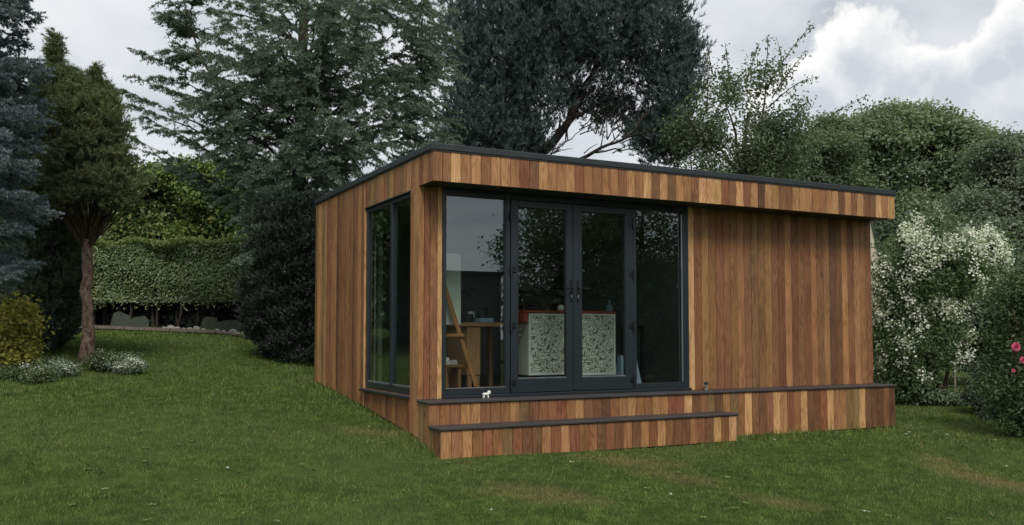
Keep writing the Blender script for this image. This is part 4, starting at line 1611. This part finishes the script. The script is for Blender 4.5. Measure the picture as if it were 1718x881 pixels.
# ---- hedge
def make_hedge():
    D = 21.5
    p0, p1 = at(120, 560, D), at(440, 560, D - .6)
    a, b = np.array([p0[0], p0[1]]), np.array([p1[0], p1[1]])
    ln_ = np.linalg.norm(b - a)
    t = (b - a) / ln_
    nrm_ = np.array([t[1], -t[0]])
    if nrm_ @ (CP[:2] - a) < 0: nrm_ = -nrm_
    zt = at(285, 412, D)[2]
    zb = at(285, 508, D)[2]
    c = (a + b) / 2
    e = empty('hedge', (c[0], c[1], gz(*c)), 'clipped evergreen hedge with a pale new top at the far end of the lawn', 'hedge')
    n = 26000
    s = rng.random(n) * ln_
    f = rng.random(n)
    # front face, top
    front = f < .78
    z = np.where(front, zb + (zt - zb) * rng.random(n), zt + rng.normal(size=n) * .04)
    bulge = .10 * np.sin(s * 1.9) + .07 * np.sin(s * 4.3 + z * 3) + .05 * np.sin(z * 6 + s)
    dpt = np.where(front, .0 + np.abs(rng.normal(size=n)) * -.10 + bulge, -rng.random(n) * 1.2)
    XY = a + t * s[:, None] + nrm_ * dpt[:, None]
    P = np.column_stack([XY, z])
    P[:, 2] += np.where(front, (rng.random(n) < .1) * -rng.random(n) * .2, .05 * np.sin(s * 5))
    N = np.where(front[:, None], np.array([nrm_[0], nrm_[1], .5]), np.array([0, 0, 1.0]))
    N = unit(N + rng.normal(size=(n, 3)) * .5)
    foliage('foliage', e, LM['hedge'], [leaves(P, N, rng.uniform(.06, .10, n), .5)], e.location)
    n = 6500
    s = rng.random(n) * ln_
    P = np.column_stack([a + t * s[:, None] - nrm_ * rng.random(n)[:, None] * .9 + nrm_ * .08, zt + .02 + rng.random(n) * .13 + .05 * np.sin(s * 5)])
    foliage('new_growth', e, LM['hedge_top'], [leaves(P, unit(rng.normal(size=(n, 3)) + [0, 0, .3]), rng.uniform(.06, .10, n), .35)], e.location, 'pale yellow-green new shoots along the top')
    m = MB(e.location)
    m2 = MB(e.location)
    for k in range(30):
        q = a + t * (k + rng.random()) / 30 * ln_ - nrm_ * rng.uniform(.1, .7)
        m.tube(wiggle((q[0], q[1], gz(*q) - .05), (q[0] + rng.normal() * .1, q[1], zt - .3), 4, .03), [.03, .028, .025, .02, .012], 5)
    m.build('stems', BK['dark'], e)['kind'] = 'stuff'
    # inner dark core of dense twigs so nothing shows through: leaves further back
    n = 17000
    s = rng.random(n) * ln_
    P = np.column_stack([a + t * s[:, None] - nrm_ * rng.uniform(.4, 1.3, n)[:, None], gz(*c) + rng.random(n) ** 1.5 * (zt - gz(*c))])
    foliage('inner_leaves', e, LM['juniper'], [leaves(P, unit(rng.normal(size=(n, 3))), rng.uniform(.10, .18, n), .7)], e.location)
    # slabs leaning under the hedge
    for i, (u, v, w, h, tl) in enumerate(((200, 541, 32, 27, .22), (234, 541, 34, 20, -.16), (350, 540, 24, 24, .10), (384, 540, 42, 22, -0.05))):
        p = at(u, v, D - .45)
        g = gz(p[0], p[1])
        k = D / FPX
        hw, hh_ = w * k / 2, h * k
        pr = [(-hw * .9, -.05), (hw * .95, -.05), (hw, hh_ * .55), (hw * rng.uniform(.6, .95), hh_ * rng.uniform(.85, 1.0)), (-hw * rng.uniform(.1, .5), hh_), (-hw * rng.uniform(.8, 1.0), hh_ * rng.uniform(.7, .9))]
        m = MB().add([(x, -.035, z) for x, z in pr] + [(x * .97, .035, z * .98) for x, z in pr], [tuple(range(6)), tuple(range(11, 5, -1))] + [(j, j + 6, (j + 1) % 6 + 6, (j + 1) % 6) for j in range(6)])
        o = m.build('stone_slab', M['slab'], None, (p[0], p[1], g))
        o.rotation_euler = (R(-8), tl, -YAW + .05)
        setp(o, ('leftmost grey slab leaning under the hedge, next to the peeling trunk', 'low grey slab under the hedge, second from the left', 'narrow grey slab under the hedge right of the dark gap', 'wide grey slab under the right end of the hedge')[i], 'slab', 'grey slabs standing under the hedge')
    # edging
    e0, e1 = at(135, 560, D - 1.0), at(440, 560, D - 1.5)
    et = empty('lawn_edging', (e0[0], e0[1], gz(e0[0], e0[1])), 'weathered timber edging between the far lawn and the hedge bed', 'edging')
    nn = 4
    for k in range(nn):
        A_ = np.array(e0) + (np.array(e1) - e0) * (k / nn + .002)
        B_ = np.array(e0) + (np.array(e1) - e0) * ((k + 1) / nn - .002)
        A_[2] = gz(A_[0], A_[1]) + .035; B_[2] = gz(B_[0], B_[1]) + .035
        MB(et.location).bar(A_, B_, .07, .11).build('rail', M['kerb'], et)
    # bed soil
    q = [a + nrm_ * 1.05 - t * .2, b + nrm_ * 1.0 + t * .3, b - nrm_ * 1.2 + t * .3, a - nrm_ * 1.2 - t * .2]
    vs_, fs_ = [], []
    for i in range(13):
        s_ = i / 12
        for j in range(5):
            r_ = j / 4
            pp = (q[0] * (1 - s_) + q[1] * s_) * (1 - r_) + (q[3] * (1 - s_) + q[2] * s_) * r_
            vs_.append((pp[0], pp[1], gz(pp[0], pp[1]) + .022 + .01 * rng.random()))
    for i in range(12):
        for j in range(4):
            fs_.append((i * 5 + j, (i + 1) * 5 + j, (i + 1) * 5 + j + 1, i * 5 + j + 1))
    o = MB().add(vs_, fs_).build('hedge_bed', M['soil'])
    setp(o, 'bare dark soil bed under the far hedge', kind='structure')
    # loose pale stones on the edging
    for i, (u, s_) in enumerate(((276, .09), (286, .13), (297, .10), (318, .09), (330, .12), (341, .08), (364, .08), (390, .12), (399, .08), (262, .06), (308, .07), (375, .07))):
        p = at(u, 560, D - .85 - rng.random() * .15)
        m = MB()
        m.lathe((0, 0, 0), [(s_ * .5, 0), (s_ * .75, s_ * .3), (s_ * .6, s_ * .7), (s_ * .25, s_ * .9)], 7)
        m.v = [(x * rng.uniform(.8, 1.3), y_ * rng.uniform(.8, 1.2), z_ * rng.uniform(.9, 1.1)) for x, y_, z_ in m.v]
        o = m.build('stone', M['stone'], None, (p[0], p[1], gz(p[0], p[1]) + .02))
        setp(o, 'pale rounded stone lying in a row along the edging below the hedge', 'stone', 'pale stones along the hedge bed')


make_hedge()

# ---- shrubs behind the hedge
broadleaf('laurel_tree', 'broad green laurel rising behind the left half of the hedge', on_ground(250, 24.5),
          [blob(235, 345, 24.5, 62, 62, 1.0), blob(200, 370, 24.5, 45, 45, .8), blob(270, 305, 24.5, 55, 36, .9), blob(240, 400, 24.3, 70, 40, .9), blob(160, 350, 25, 45, 60, .9), blob(300, 380, 24.7, 60, 45, .9)],
          900, 34, .16, .12, LM['laurel'], BK['dark'], .10, seed=1)
broadleaf('golden_shrub', 'yellow-green variegated shrub above the right half of the hedge', on_ground(360, 24),
          [blob(350, 340, 24, 55, 55, .9), blob(390, 360, 23.8, 45, 55, .8), blob(320, 300, 24, 40, 30, .8), blob(375, 300, 24, 50, 35, .9), blob(410, 400, 23.8, 40, 40, .8), blob(340, 400, 23.8, 60, 30, .8)],
          800, 30, .17, .12, LM['gold'], BK['dark'], .09, seed=2)
broadleaf('spindly_shrub', 'dark bush in the gap between the conifers above the hedge', on_ground(430, 26),
          [blob(440, 330, 26, 60, 75, .9), blob(480, 380, 26, 70, 80, .9), blob(440, 420, 26, 60, 70, .9)], 600, 26, .2, .13, LM['far'], BK['dark'], .09, seed=12, cat='shrub')

# ---- loose cherry right of the pine, with long arching shoots
def make_cherry():
    D = 19.5
    base = on_ground(1235, D)
    blobs = [blob(1185, 245, D, 60, 55, .9), blob(1250, 240, D, 60, 60, 1.0), blob(1300, 215, D, 45, 60, .9), blob(1215, 170, D, 42, 55, .8), blob(1285, 140, D, 38, 58, .7), blob(1160, 215, D, 36, 45, .7), blob(1330, 260, D, 50, 50, .9), blob(1240, 290, D, 100, 40, 1.0)]
    C, N = blob_clumps(blobs, 520, .5, 1.9, .2, 3)
    top = at(1255, 190, D)
    limbs = [(at(1245, 290, D), c[0], .04, .012, .05) for c in blobs]
    A, Dl = [], []
    e = empty('cherry_tree', base, 'airy green cherry tree with long arching shoots against the clouds right of the pine', 'tree')
    m = MB(base)
    m.tube(wiggle(base - [0, 0, .2], top, 7, .012), [.13, .11, .10, .085, .07, .055, .04, .025], 8, .06)
    for (a_, b_, ra, rb, sg) in limbs:
        m.tube(wiggle(a_, b_, 4, .03, sg), [ra + (rb - ra) * i / 4 for i in range(5)], 5)
    P, N2 = [], []
    shoots = [((1285, 150), (1325, 78), (1366, 38)), ((1295, 165), (1330, 108), (1352, 88)), ((1290, 180), (1340, 128), (1374, 130)), ((1350, 225), (1400, 185), (1460, 158)), ((1225, 150), (1220, 95), (1216, 70)), ((1230, 160), (1240, 110), (1262, 120)),
              ((1185, 190), (1190, 130), (1186, 82)), ((1280, 140), (1290, 90), (1288, 58)), ((1300, 200), (1330, 165), (1345, 200)), ((1160, 210), (1150, 160), (1166, 140)), ((1320, 220), (1345, 175), (1338, 215)), ((1250, 140), (1262, 100), (1275, 72)),
              ((1310, 150), (1318, 110), (1302, 62)), ((1200, 200), (1205, 150), (1240, 175)), ((1195, 120), (1192, 108), (1187, 82))]
    for sh_ in shoots:
        q0, q1, q2 = [at(u, v, D + rng.uniform(-.4, .4)) for (u, v) in sh_]
        pts = []
        for i in range(11):
            s = i / 10
            pts.append(q0 * (1 - s) ** 2 + q1 * 2 * s * (1 - s) + q2 * s * s)
        m.tube([tuple(q) for q in pts], [.016 * (1 - .8 * i / 10) for i in range(11)], 5)
        ln_ = sum(np.linalg.norm(pts[i + 1] - pts[i]) for i in range(10))
        for k in range(int(ln_ / .022)):
            s = rng.uniform(.05, 1)
            q = q0 * (1 - s) ** 2 + q1 * 2 * s * (1 - s) + q2 * s * s
            P.append(q + rng.normal(size=3) * .045 + [0, 0, -.03]); N2.append(rdir(1)[0] + [0, 0, .1])
    m.build('trunk', BK['twig'], e, smooth=True)
    P, N2 = np.array(P), unit(np.array(N2))
    foliage('foliage', e, LM['cherry'], [clump_leaves(C, N, 30, .13, .085, .5, .2, 1.0), leaves(P, N2, rng.uniform(.06, .10, len(P)), .45)], base)


make_cherry()

# ---- big round trees on the right
broadleaf('lime_tree', 'big rounded dark green tree beyond the right end of the roof', on_ground(1500, 28),
          [blob(1500, 290, 28, 120, 90, 2.3), blob(1440, 248, 28, 78, 62, 1.7), blob(1510, 225, 28, 80, 52, 1.7), blob(1585, 240, 28, 76, 56, 1.7), blob(1420, 310, 27.5, 80, 60, 1.6), blob(1610, 300, 28, 65, 60, 1.6),
           blob(1520, 370, 27.5, 120, 70, 1.8), blob(1480, 215, 28, 30, 24, .8), blob(1555, 205, 28, 40, 30, .9), blob(1500, 203, 28, 44, 26, .9), blob(1625, 250, 28, 35, 35, 1.0), blob(1405, 215, 28, 30, 22, .8)],
          3400, 28, .17, .125, LM['far'], BK['dark'], .22, seed=4, gap=.12)
broadleaf('ash_tree', 'smaller leafy tree filling the gap just above the roof right of the pine', on_ground(1340, 24),
          [blob(1340, 275, 24, 70, 60, 1.2), blob(1290, 300, 24, 60, 45, 1.0), blob(1390, 265, 24, 55, 50, 1.1), blob(1240, 315, 24, 70, 35, 1.0), blob(1400, 330, 24, 70, 50, 1.0)],
          1300, 28, .15, .10, LM['cherry'], BK['dark'], .14, gap=.15, seed=5)
broadleaf('hazel_tree', 'grey-green tree at the right edge of the garden behind the flowering shrub', on_ground(1690, 23),
          [blob(1690, 330, 23, 75, 85, 1.5), blob(1640, 380, 23, 70, 80, 1.3), blob(1730, 270, 23, 50, 55, 1.2), blob(1668, 262, 23, 34, 38, .8), blob(1700, 430, 22.5, 90, 80, 1.3), blob(1580, 430, 23, 90, 80, 1.3), blob(1760, 380, 23, 70, 90, 1.3), blob(1705, 240, 23, 14, 26, .4)],
          2300, 28, .15, .105, LM['far2'], BK['dark'], .15, gap=.1, seed=6)
# dark shrubs closing the right side
broadleaf('holly_shrub', 'dark green shrub behind the white-flowering bush', on_ground(1560, 18.5),
          [blob(1540, 520, 18.5, 110, 95, 1.2), blob(1640, 500, 18.5, 80, 85, 1.2), blob(1720, 520, 18, 80, 100, 1.2), blob(1500, 440, 18.5, 50, 90, 1.0), blob(1540, 600, 18.5, 42, 40, .8), blob(1680, 600, 18.2, 50, 50, .9)],
          1100, 34, .19, .10, LM['dark'], BK['twig'], .06, seed=7, cat='shrub')


def make_flower_shrub():
    D = 14.8
    base = on_ground(1568, D)
    blobs = [blob(1570, 455, D, 75, 80, .8), blob(1510, 470, D, 48, 65, .6), blob(1630, 440, D, 48, 50, .6), blob(1565, 395, D, 40, 42, .5), blob(1500, 560, D, 42, 60, .6), blob(1555, 570, D, 60, 70, .7), blob(1500, 625, D, 35, 38, .5), blob(1545, 640, D, 50, 34, .6),
             blob(1520, 420, D, 34, 34, .5), blob(1665, 425, D, 20, 28, .3)]
    e = empty('flowering_shrub', base, 'large shrub covered in white blossom at the right end of the garden room', 'shrub')
    m = MB(base)
    for b in blobs:
        m.tube(wiggle(base + rng.normal(size=3) * [.08, .08, 0] - [0, 0, .05], b[0], 6, .03), [.035, .03, .026, .02, .016, .012, .008], 6)
    for (u, v) in ((1575, 348), (1553, 372), (1672, 392), (1660, 378), (1522, 395), (1620, 395), (1668, 408), (1505, 410)):
        m.tube(wiggle(at(u, v + 90, D), at(u, v, D), 4, .02), .006, 4)
    m.build('stems', BK['twig'], e)['kind'] = 'stuff'
    C, N = blob_clumps(blobs, 900, .12, 2.2, .5, 9)
    ch = [clump_leaves(C, N, 30, .11, .065, .5, .3, .9)]
    foliage('foliage', e, LM['shrub'], ch, base)
    # flower trusses: mostly in the upper half
    C, N = blob_clumps(blobs, 1500, .36, 2.2, .85, 4)
    u, v = project(C)
    keep = rng.random(len(C)) < np.clip(1.15 - (v - 400) / 200, .18, 1)
    facing = (N @ -FW) > -.05
    C, N = C[keep & facing] + N[keep & facing] * .05, N[keep & facing]
    ex = np.array([at(u_ + rng.normal() * 3, v_ + 8 * k_, D + rng.normal() * .05) for (u_, v_) in ((1575, 348), (1553, 372), (1672, 392), (1660, 378), (1522, 395), (1620, 395), (1668, 408), (1505, 410), (1490, 425)) for k_ in range(4)])
    C = np.concatenate([C, ex]); N = np.concatenate([N, np.tile([0, 0, 1.], (len(ex), 1))])
    foliage('blossom', e, LM['blossom'], [clump_leaves(C, N, 20, .050, .040, .95, .2, 1.2)], base, 'white blossom clusters')


make_flower_shrub()

def make_rose():
    D = 10.9
    base = on_ground(1722, D)
    blobs = [blob(1712, 560, D, 40, 60, .5), blob(1700, 640, D, 42, 60, .5), blob(1735, 690, D, 48, 60, .5), blob(1740, 480, D, 70, 60, .6), blob(1690, 500, D, 34, 38, .4)]
    e = empty('rose_bush', base, 'dark green rose bush with pink roses at the right edge of the lawn', 'rose bush')
    m = MB(base)
    for b in blobs * 2:
        m.tube(wiggle(base + rng.normal(size=3) * [.12, .12, 0] - [0, 0, .05], np.array(b[0]) + rng.normal(size=3) * .1, 6, .03), [.018, .016, .014, .012, .010, .008, .006], 5)
    m.build('stems', BK['twig'], e)['kind'] = 'stuff'
    C, N = blob_clumps(blobs, 620, .1, 2.5, .4, 5)
    foliage('foliage', e, LM['shrub'], [clump_leaves(C, N, 26, .085, .048, .55, .4, .9)], base)
    for (u, v, s, dd) in ((1704, 582, .052, -.45), (1716, 604, .040, -.40), (1700, 622, .022, -.45)):
        c = at(u, v, D + dd)
        mm = MB(base)
        for ring, (rr, k, tilt) in enumerate(((.25, 4, 1.3), (.55, 5, .95), (.85, 6, .6), (1.0, 7, .25))):
            for i in range(k):
                a = 2 * math.pi * (i + ring * .4) / k
                out = unit(RT * math.cos(a) + np.array([0, 0, 1.]) * math.sin(a))
                fwd = -FW
                p0 = c + out * s * rr * .25
                dv = unit(out * math.cos(tilt) + fwd * math.sin(tilt))
                sd = np.cross(dv, fwd) if abs(dv @ fwd) < .95 else RT
                sd = unit(sd) * s * .42
                p1 = p0 + dv * s * .6
                p2 = p1 + out * s * .25 * math.cos(tilt)
                mm.add([p0 - sd * .4, p0 + sd * .4, p1 + sd, p2, p1 - sd], [(0, 1, 2, 3, 4)])
        mm.build('rose_flower', M['pink'], e)


M['pink'] = plain('pink_petal', (0.72, 0.16, 0.27), .6, .3, var=.2, scale=30)
make_rose()

# ---- golden shrub, ground cover round the cypress
def low_shrub(name, label, D, blobs, n, per, rad, size, mat, cat='shrub', flowers=None, asp=.5):
    base = on_ground(np.mean([project(np.array([b[0]]))[0][0] for b in blobs]), D)
    e = empty(name, base, label, cat)
    m = MB(base)
    for b in blobs:
        for q in range(3):
            tip = np.array(b[0]) + rng.normal(size=3) * np.array(b[1]) * .4
            g0 = np.array([base[0] * .4 + tip[0] * .6, base[1] * .4 + tip[1] * .6, 0]); g0[2] = gz(g0[0], g0[1]) - .03
            m.tube(wiggle(g0, tip, 4, .04), [.012, .011, .009, .007, .004], 5)
    m.build('stems', BK['twig'], e)['kind'] = 'stuff'
    C, N = blob_clumps(blobs, n, 0, 1, .4)
    C[:, 2] = np.maximum(C[:, 2], ground_z(C[:, 0], C[:, 1]) + .03)
    foliage('foliage', e, mat, [clump_leaves(C, N, per, rad, size, asp, .5, .8)], base)
    if flowers:
        C, N = blob_clumps(blobs, flowers, 0, 1, .85)
        C[:, 2] = np.maximum(C[:, 2], ground_z(C[:, 0], C[:, 1]) + .06) + .02
        foliage('flowers', e, LM['blossom'], [clump_leaves(C, N, 7, .022, .020, .9, .6, .7)], base)
    return e


low_shrub('golden_euonymus', 'bright yellow-green shrub at the left edge under the spruce', 12.4, [blob(18, 560, 12.4, 45, 55, .5), blob(-20, 600, 12.3, 50, 48, .5), blob(38, 535, 12.4, 26, 30, .35), blob(30, 600, 12.2, 36, 30, .4)], 420, 22, .08, .07, LM['yellow'])
low_shrub('cotoneaster', 'low dark-leaved plant below the yellow shrub at the left edge', 11.8, [blob(20, 630, 11.8, 45, 16, .35), blob(-10, 640, 11.7, 40, 20, .35)], 240, 22, .06, .04, LM['cover'], cat='plant')
for i, (u, v, ru, rv, lab, fl) in enumerate(((205, 612, 34, 15, 'silvery ground cover with white flowers right of the peeling trunk', 110), (170, 606, 22, 18, 'leafy tuft against the foot of the peeling trunk', 12), (95, 618, 34, 14, 'low silver-leaved plant left of the peeling trunk', 70), (55, 628, 30, 14, 'green ground cover between the silver plant and the yellow shrub', 30))):
    p = ground_hit(u, v + rv)
    D = float((p - CP) @ FW) + .1
    low_shrub('ground_cover_plant', lab, D, [blob(u, v, D, ru, rv, .3), blob(u + 12, v + 3, D - .1, ru * .7, rv * .8, .25)], 170, 20, .05, .035, LM['silver'] if i in (0, 2) else LM['cover'], 'plant', fl)
# plants at the foot of the right-hand shrubs
low_shrub('hosta_plant', 'pale-leaved low plant at the foot of the flowering shrub by the gap', 14.6, [blob(1600, 668, 14.6, 26, 12, .25), blob(1565, 664, 14.6, 20, 12, .25)], 120, 18, .05, .05, LM['silver'], 'plant')
low_shrub('fern_clump', 'dark leafy clump at the foot of the shrubs near the right edge', 13.2, [blob(1665, 668, 13.2, 34, 26, .4), blob(1640, 640, 13.6, 26, 30, .4), blob(1700, 690, 12.4, 34, 34, .4)], 330, 24, .08, .06, LM['dark'], 'plant')

# low post and rail where the far lawn shows through the gap
fe = on_ground(1600, 17.2)
fence = empty('low_fence', fe, 'low brown post-and-wire fence seen through the gap in the right-hand shrubs', 'fence', rz=-YAW)
for i in range(5):
    MB().box(-.9 + i * .45 - .018, -.9 + i * .45 + .018, -.018, .018, -.05, .62, .003).build('post', M['kerb'], fence)
for z in (.12, .28, .44, .58):
    MB().tube([(-.95, -.021, z), (.95, -.021, z)], .005, 5).build('rail', M['kerb'], fence)

# pale gable beyond the right corner
gp = at(1464, 560, 16.2)
nb = empty('neighbour_shed', (gp[0], gp[1], gz(gp[0], gp[1])), 'cream shed wall with a sloping edge just showing under the right end of the roof', 'shed', rz=-YAW)
zt_ = at(1464, 371, 16.2)[2] - gz(gp[0], gp[1])
MB().add([(-1.6, 0, 0), (.16, 0, 0), (.16, 0, zt_ - .72), (.00, 0, zt_), (-1.6, 0, zt_), (-1.6, 1.2, 0), (.16, 1.2, 0), (.16, 1.2, zt_ - .72), (.00, 1.2, zt_), (-1.6, 1.2, zt_)],
         [(0, 1, 2, 3, 4), (9, 8, 7, 6, 5), (0, 5, 6, 1), (1, 6, 7, 2), (2, 7, 8, 3), (3, 8, 9, 4), (4, 9, 5, 0)]).build('wall', M['cream'], nb)
MB().bar((.175, -.03, zt_ - .72), (.01, -.03, zt_ + .02), .03, .03, (0, 1, 0)).build('barge_board', M['slab'], nb)

# daisies and fallen petals on the lawn
P = []
for (u, v) in ((825, 862), (1520, 732), (1526, 729), (1668, 742), (1690, 787), (175, 826), (1452, 864), (960, 780), (1300, 742), (380, 790), (620, 720), (1125, 835), (1590, 733)):
    p = ground_hit(u, v)
    P.append(p + [0, 0, .03])
P = np.array(P)
n9 = len(P)
C_ = np.repeat(P, 9, 0) + rng.normal(size=(n9 * 9, 3)) * [.010, .010, .002]
V, F, T = leaves(C_, unit(rng.normal(size=(len(C_), 3)) * .3 + [0, 0, 1]), .016, .6)
o = link('petals', np_mesh('petals', V, F, T), LM['blossom'])
setp(o, 'scattered tiny white daisies and fallen petals on the lawn', 'petals', kind='stuff')

W_, N_ = [], []
for _ in range(70):
    p = ground_hit(rng.uniform(0, 1718), rng.uniform(690, 900))
    if 0 < p[0] < 6.5 and p[1] > -.7: continue
    for k in range(rng.integers(5, 12)):
        a = rng.uniform(0, 6.28)
        W_.append(p + [math.cos(a) * .02, math.sin(a) * .02, .018 + rng.random() * .008]); N_.append([math.cos(a) * .3, math.sin(a) * .3, 1])
o = link('weeds', np_mesh('weeds', *leaves(np.array(W_), unit(np.array(N_)), rng.uniform(.018, .034, len(W_)), .6)), LM['hedge_top'])
setp(o, 'small broad-leaved weeds and clover scattered through the lawn', 'weeds', kind='stuff')

# ------------------------------------------------------------------ the garden behind the photographer (seen in the glass)
def far_fence(name, label, a, b, h, mat, rows=10):
    a, b = np.array(a, float), np.array(b, float)
    L_ = np.linalg.norm(b - a)
    ang = math.atan2(b[1] - a[1], b[0] - a[0])
    g = min(gz(*a), gz(*b))
    e = empty(name, (a[0], a[1], g), label, 'fence', rz=ang)
    n = int(L_ / 1.83)
    w = L_ / n
    for i in range(n + 1):
        MB().box(i * w - .05, i * w + .05, -.05, .05, -.3, h + .06, .004).build('post', mat, e)
    bh = h / rows
    me = MB().box(0, w - .102, -.012, .012, 0, bh * .96, .003).mesh('board')
    me.materials.append(mat)
    for i in range(n):
        for k in range(rows):
            o = bpy.data.objects.new('board', me)
            COL.objects.link(o)
            o.parent = e
            o.location = (i * w + .051, rnd.uniform(-.004, .004) + (.008 if k % 2 else 0), .05 + k * bh)
    return e


g_ = gz(6, -14.5)
ob = empty('outbuilding', (2.6, -14.5, g_), 'long grey weatherboarded outbuilding behind the photographer, reflected in the leftmost pane', 'outbuilding')
MB().box(.02, 5.6, -3.0, -.03, -.2, 3.36).build('wall', M['core'], ob)
me = MB().box(0, 5.62, -.03, 0, 0, .145, .004).mesh('board')
me.materials.append(M['grey_boards'])
for k in range(23):
    o = bpy.data.objects.new('board', me); COL.objects.link(o); o.parent = ob
    o.location = (0, 0, k * .146); o.rotation_euler = (R(-3), 0, 0)
MB().box(-.1, 5.75, -3.1, .12, 3.37, 3.47, .006).build('roof', M['rubber'], ob)
bt = [((11.0, -15.6), 6.6, 2.3, 'screen', 'dark leafy tree behind the photographer, mirrored in the left-hand door'), ((13.6, -15.2), 7.2, 2.6, 'screen', 'broad dark tree behind the photographer, mirrored in the right-hand door'),
      ((17.2, -13.4), 7.6, 2.8, 'far', 'tall dark tree behind the photographer, mirrored in the narrow pane right of the doors'), ((20.5, -9.0), 7.0, 2.8, 'far2', 'grey-green tree far out to the right of the lawn'), ((20.5, -2.5), 6.0, 2.6, 'far', 'round tree past the rose bush at the right boundary'),
      ((-6.6, 15.5), 6.5, 2.3, 'shrub', 'leafy tree past the spruce, mirrored in the side window'), ((-4.6, 18.5), 6.0, 2.3, 'shrub', 'middle-sized tree behind the spruce, beyond the end of the hedge'), ((-8.8, 19.5), 7.5, 2.6, 'far', 'tall dense tree at the far corner past the spruce'), ((-10.5, 9.0), 5.5, 2.2, 'far', 'dense tree at the boundary left of the spruce'), ((-11.0, -1.0), 4.0, 1.9, 'far', 'rounded tree beside the photographer on the left'),
      ((-12.5, -8.0), 5.0, 2.2, 'far2', 'grey-green tree at the back of the lawn, farthest from the garden room')]
# evergreen screen below those trees
n_ = 15000
for (hx0, hy0, hx1, hy1, hh_, lab) in ((8.4, -14.6, 19.5, -11.0, 3.0, 'tall dark evergreen hedge closing the garden behind the photographer'), (-2.9, 15.1, -11.0, 14.0, 2.9, 'dark evergreen hedge past the spruce on the left boundary')):
    a_, b_ = np.array([hx0, hy0]), np.array([hx1, hy1])
    L_ = np.linalg.norm(b_ - a_)
    t_ = (b_ - a_) / L_
    nn_ = np.array([-t_[1], t_[0]])
    g_ = gz(*a_)
    e = empty('hedge', (hx0, hy0, g_), lab, 'hedge')
    m = MB(e.location)
    for k in range(24):
        q = a_ + (b_ - a_) * (k + .5) / 24
        m.tube([(q[0], q[1], gz(*q) - .1), (q[0], q[1], gz(*q) + hh_ * .8)], .04, 5)
    m.build('stems', BK['dark'], e)['kind'] = 'stuff'
    s_ = rng.random(n_)
    XY = a_ + (b_ - a_) * s_[:, None] + nn_ * rng.uniform(-.6, .6, n_)[:, None]
    P = np.column_stack([XY, ground_z(XY[:, 0], XY[:, 1]) + rng.random(n_) * hh_ * (1 + .05 * np.sin(s_ * 40))])
    foliage('foliage', e, LM['screen'] if hx0 > 0 else LM['shrub'], [leaves(P, unit(rng.normal(size=(n_, 3))), rng.uniform(.14, .24, n_), .7)], e.location)
for i, ((x, y), h, r, mat, lab) in enumerate(bt):
    g = gz(x, y)
    bl = [((x, y, g + h * .62), (r, r, h * .34)), ((x - r * .5, y + r * .2, g + h * .45), (r * .6, r * .6, h * .25)), ((x + r * .5, y - r * .2, g + h * .5), (r * .6, r * .6, h * .26)), ((x, y - r * .4, g + h * .8), (r * .5, r * .5, h * .2)), ((x + r * .1, y + r * .5, g + h * .35), (r * .8, r * .7, h * .25))]
    broadleaf('garden_tree', lab, (x, y, g), bl, 700 if i < 3 else 460, 30 if i < 3 else 18, .24, .13 if i < 3 else .22, LM[mat], BK['dark'], .13, gap=.1, seed=20 + i, bump=0)

print('objects', len(bpy.data.objects), 'tris', sum(sum(len(p.vertices) - 2 for p in o.data.polygons) if len(o.data.polygons) < 5000 else len(o.data.polygons) for o in bpy.data.objects if o.type == 'MESH'))
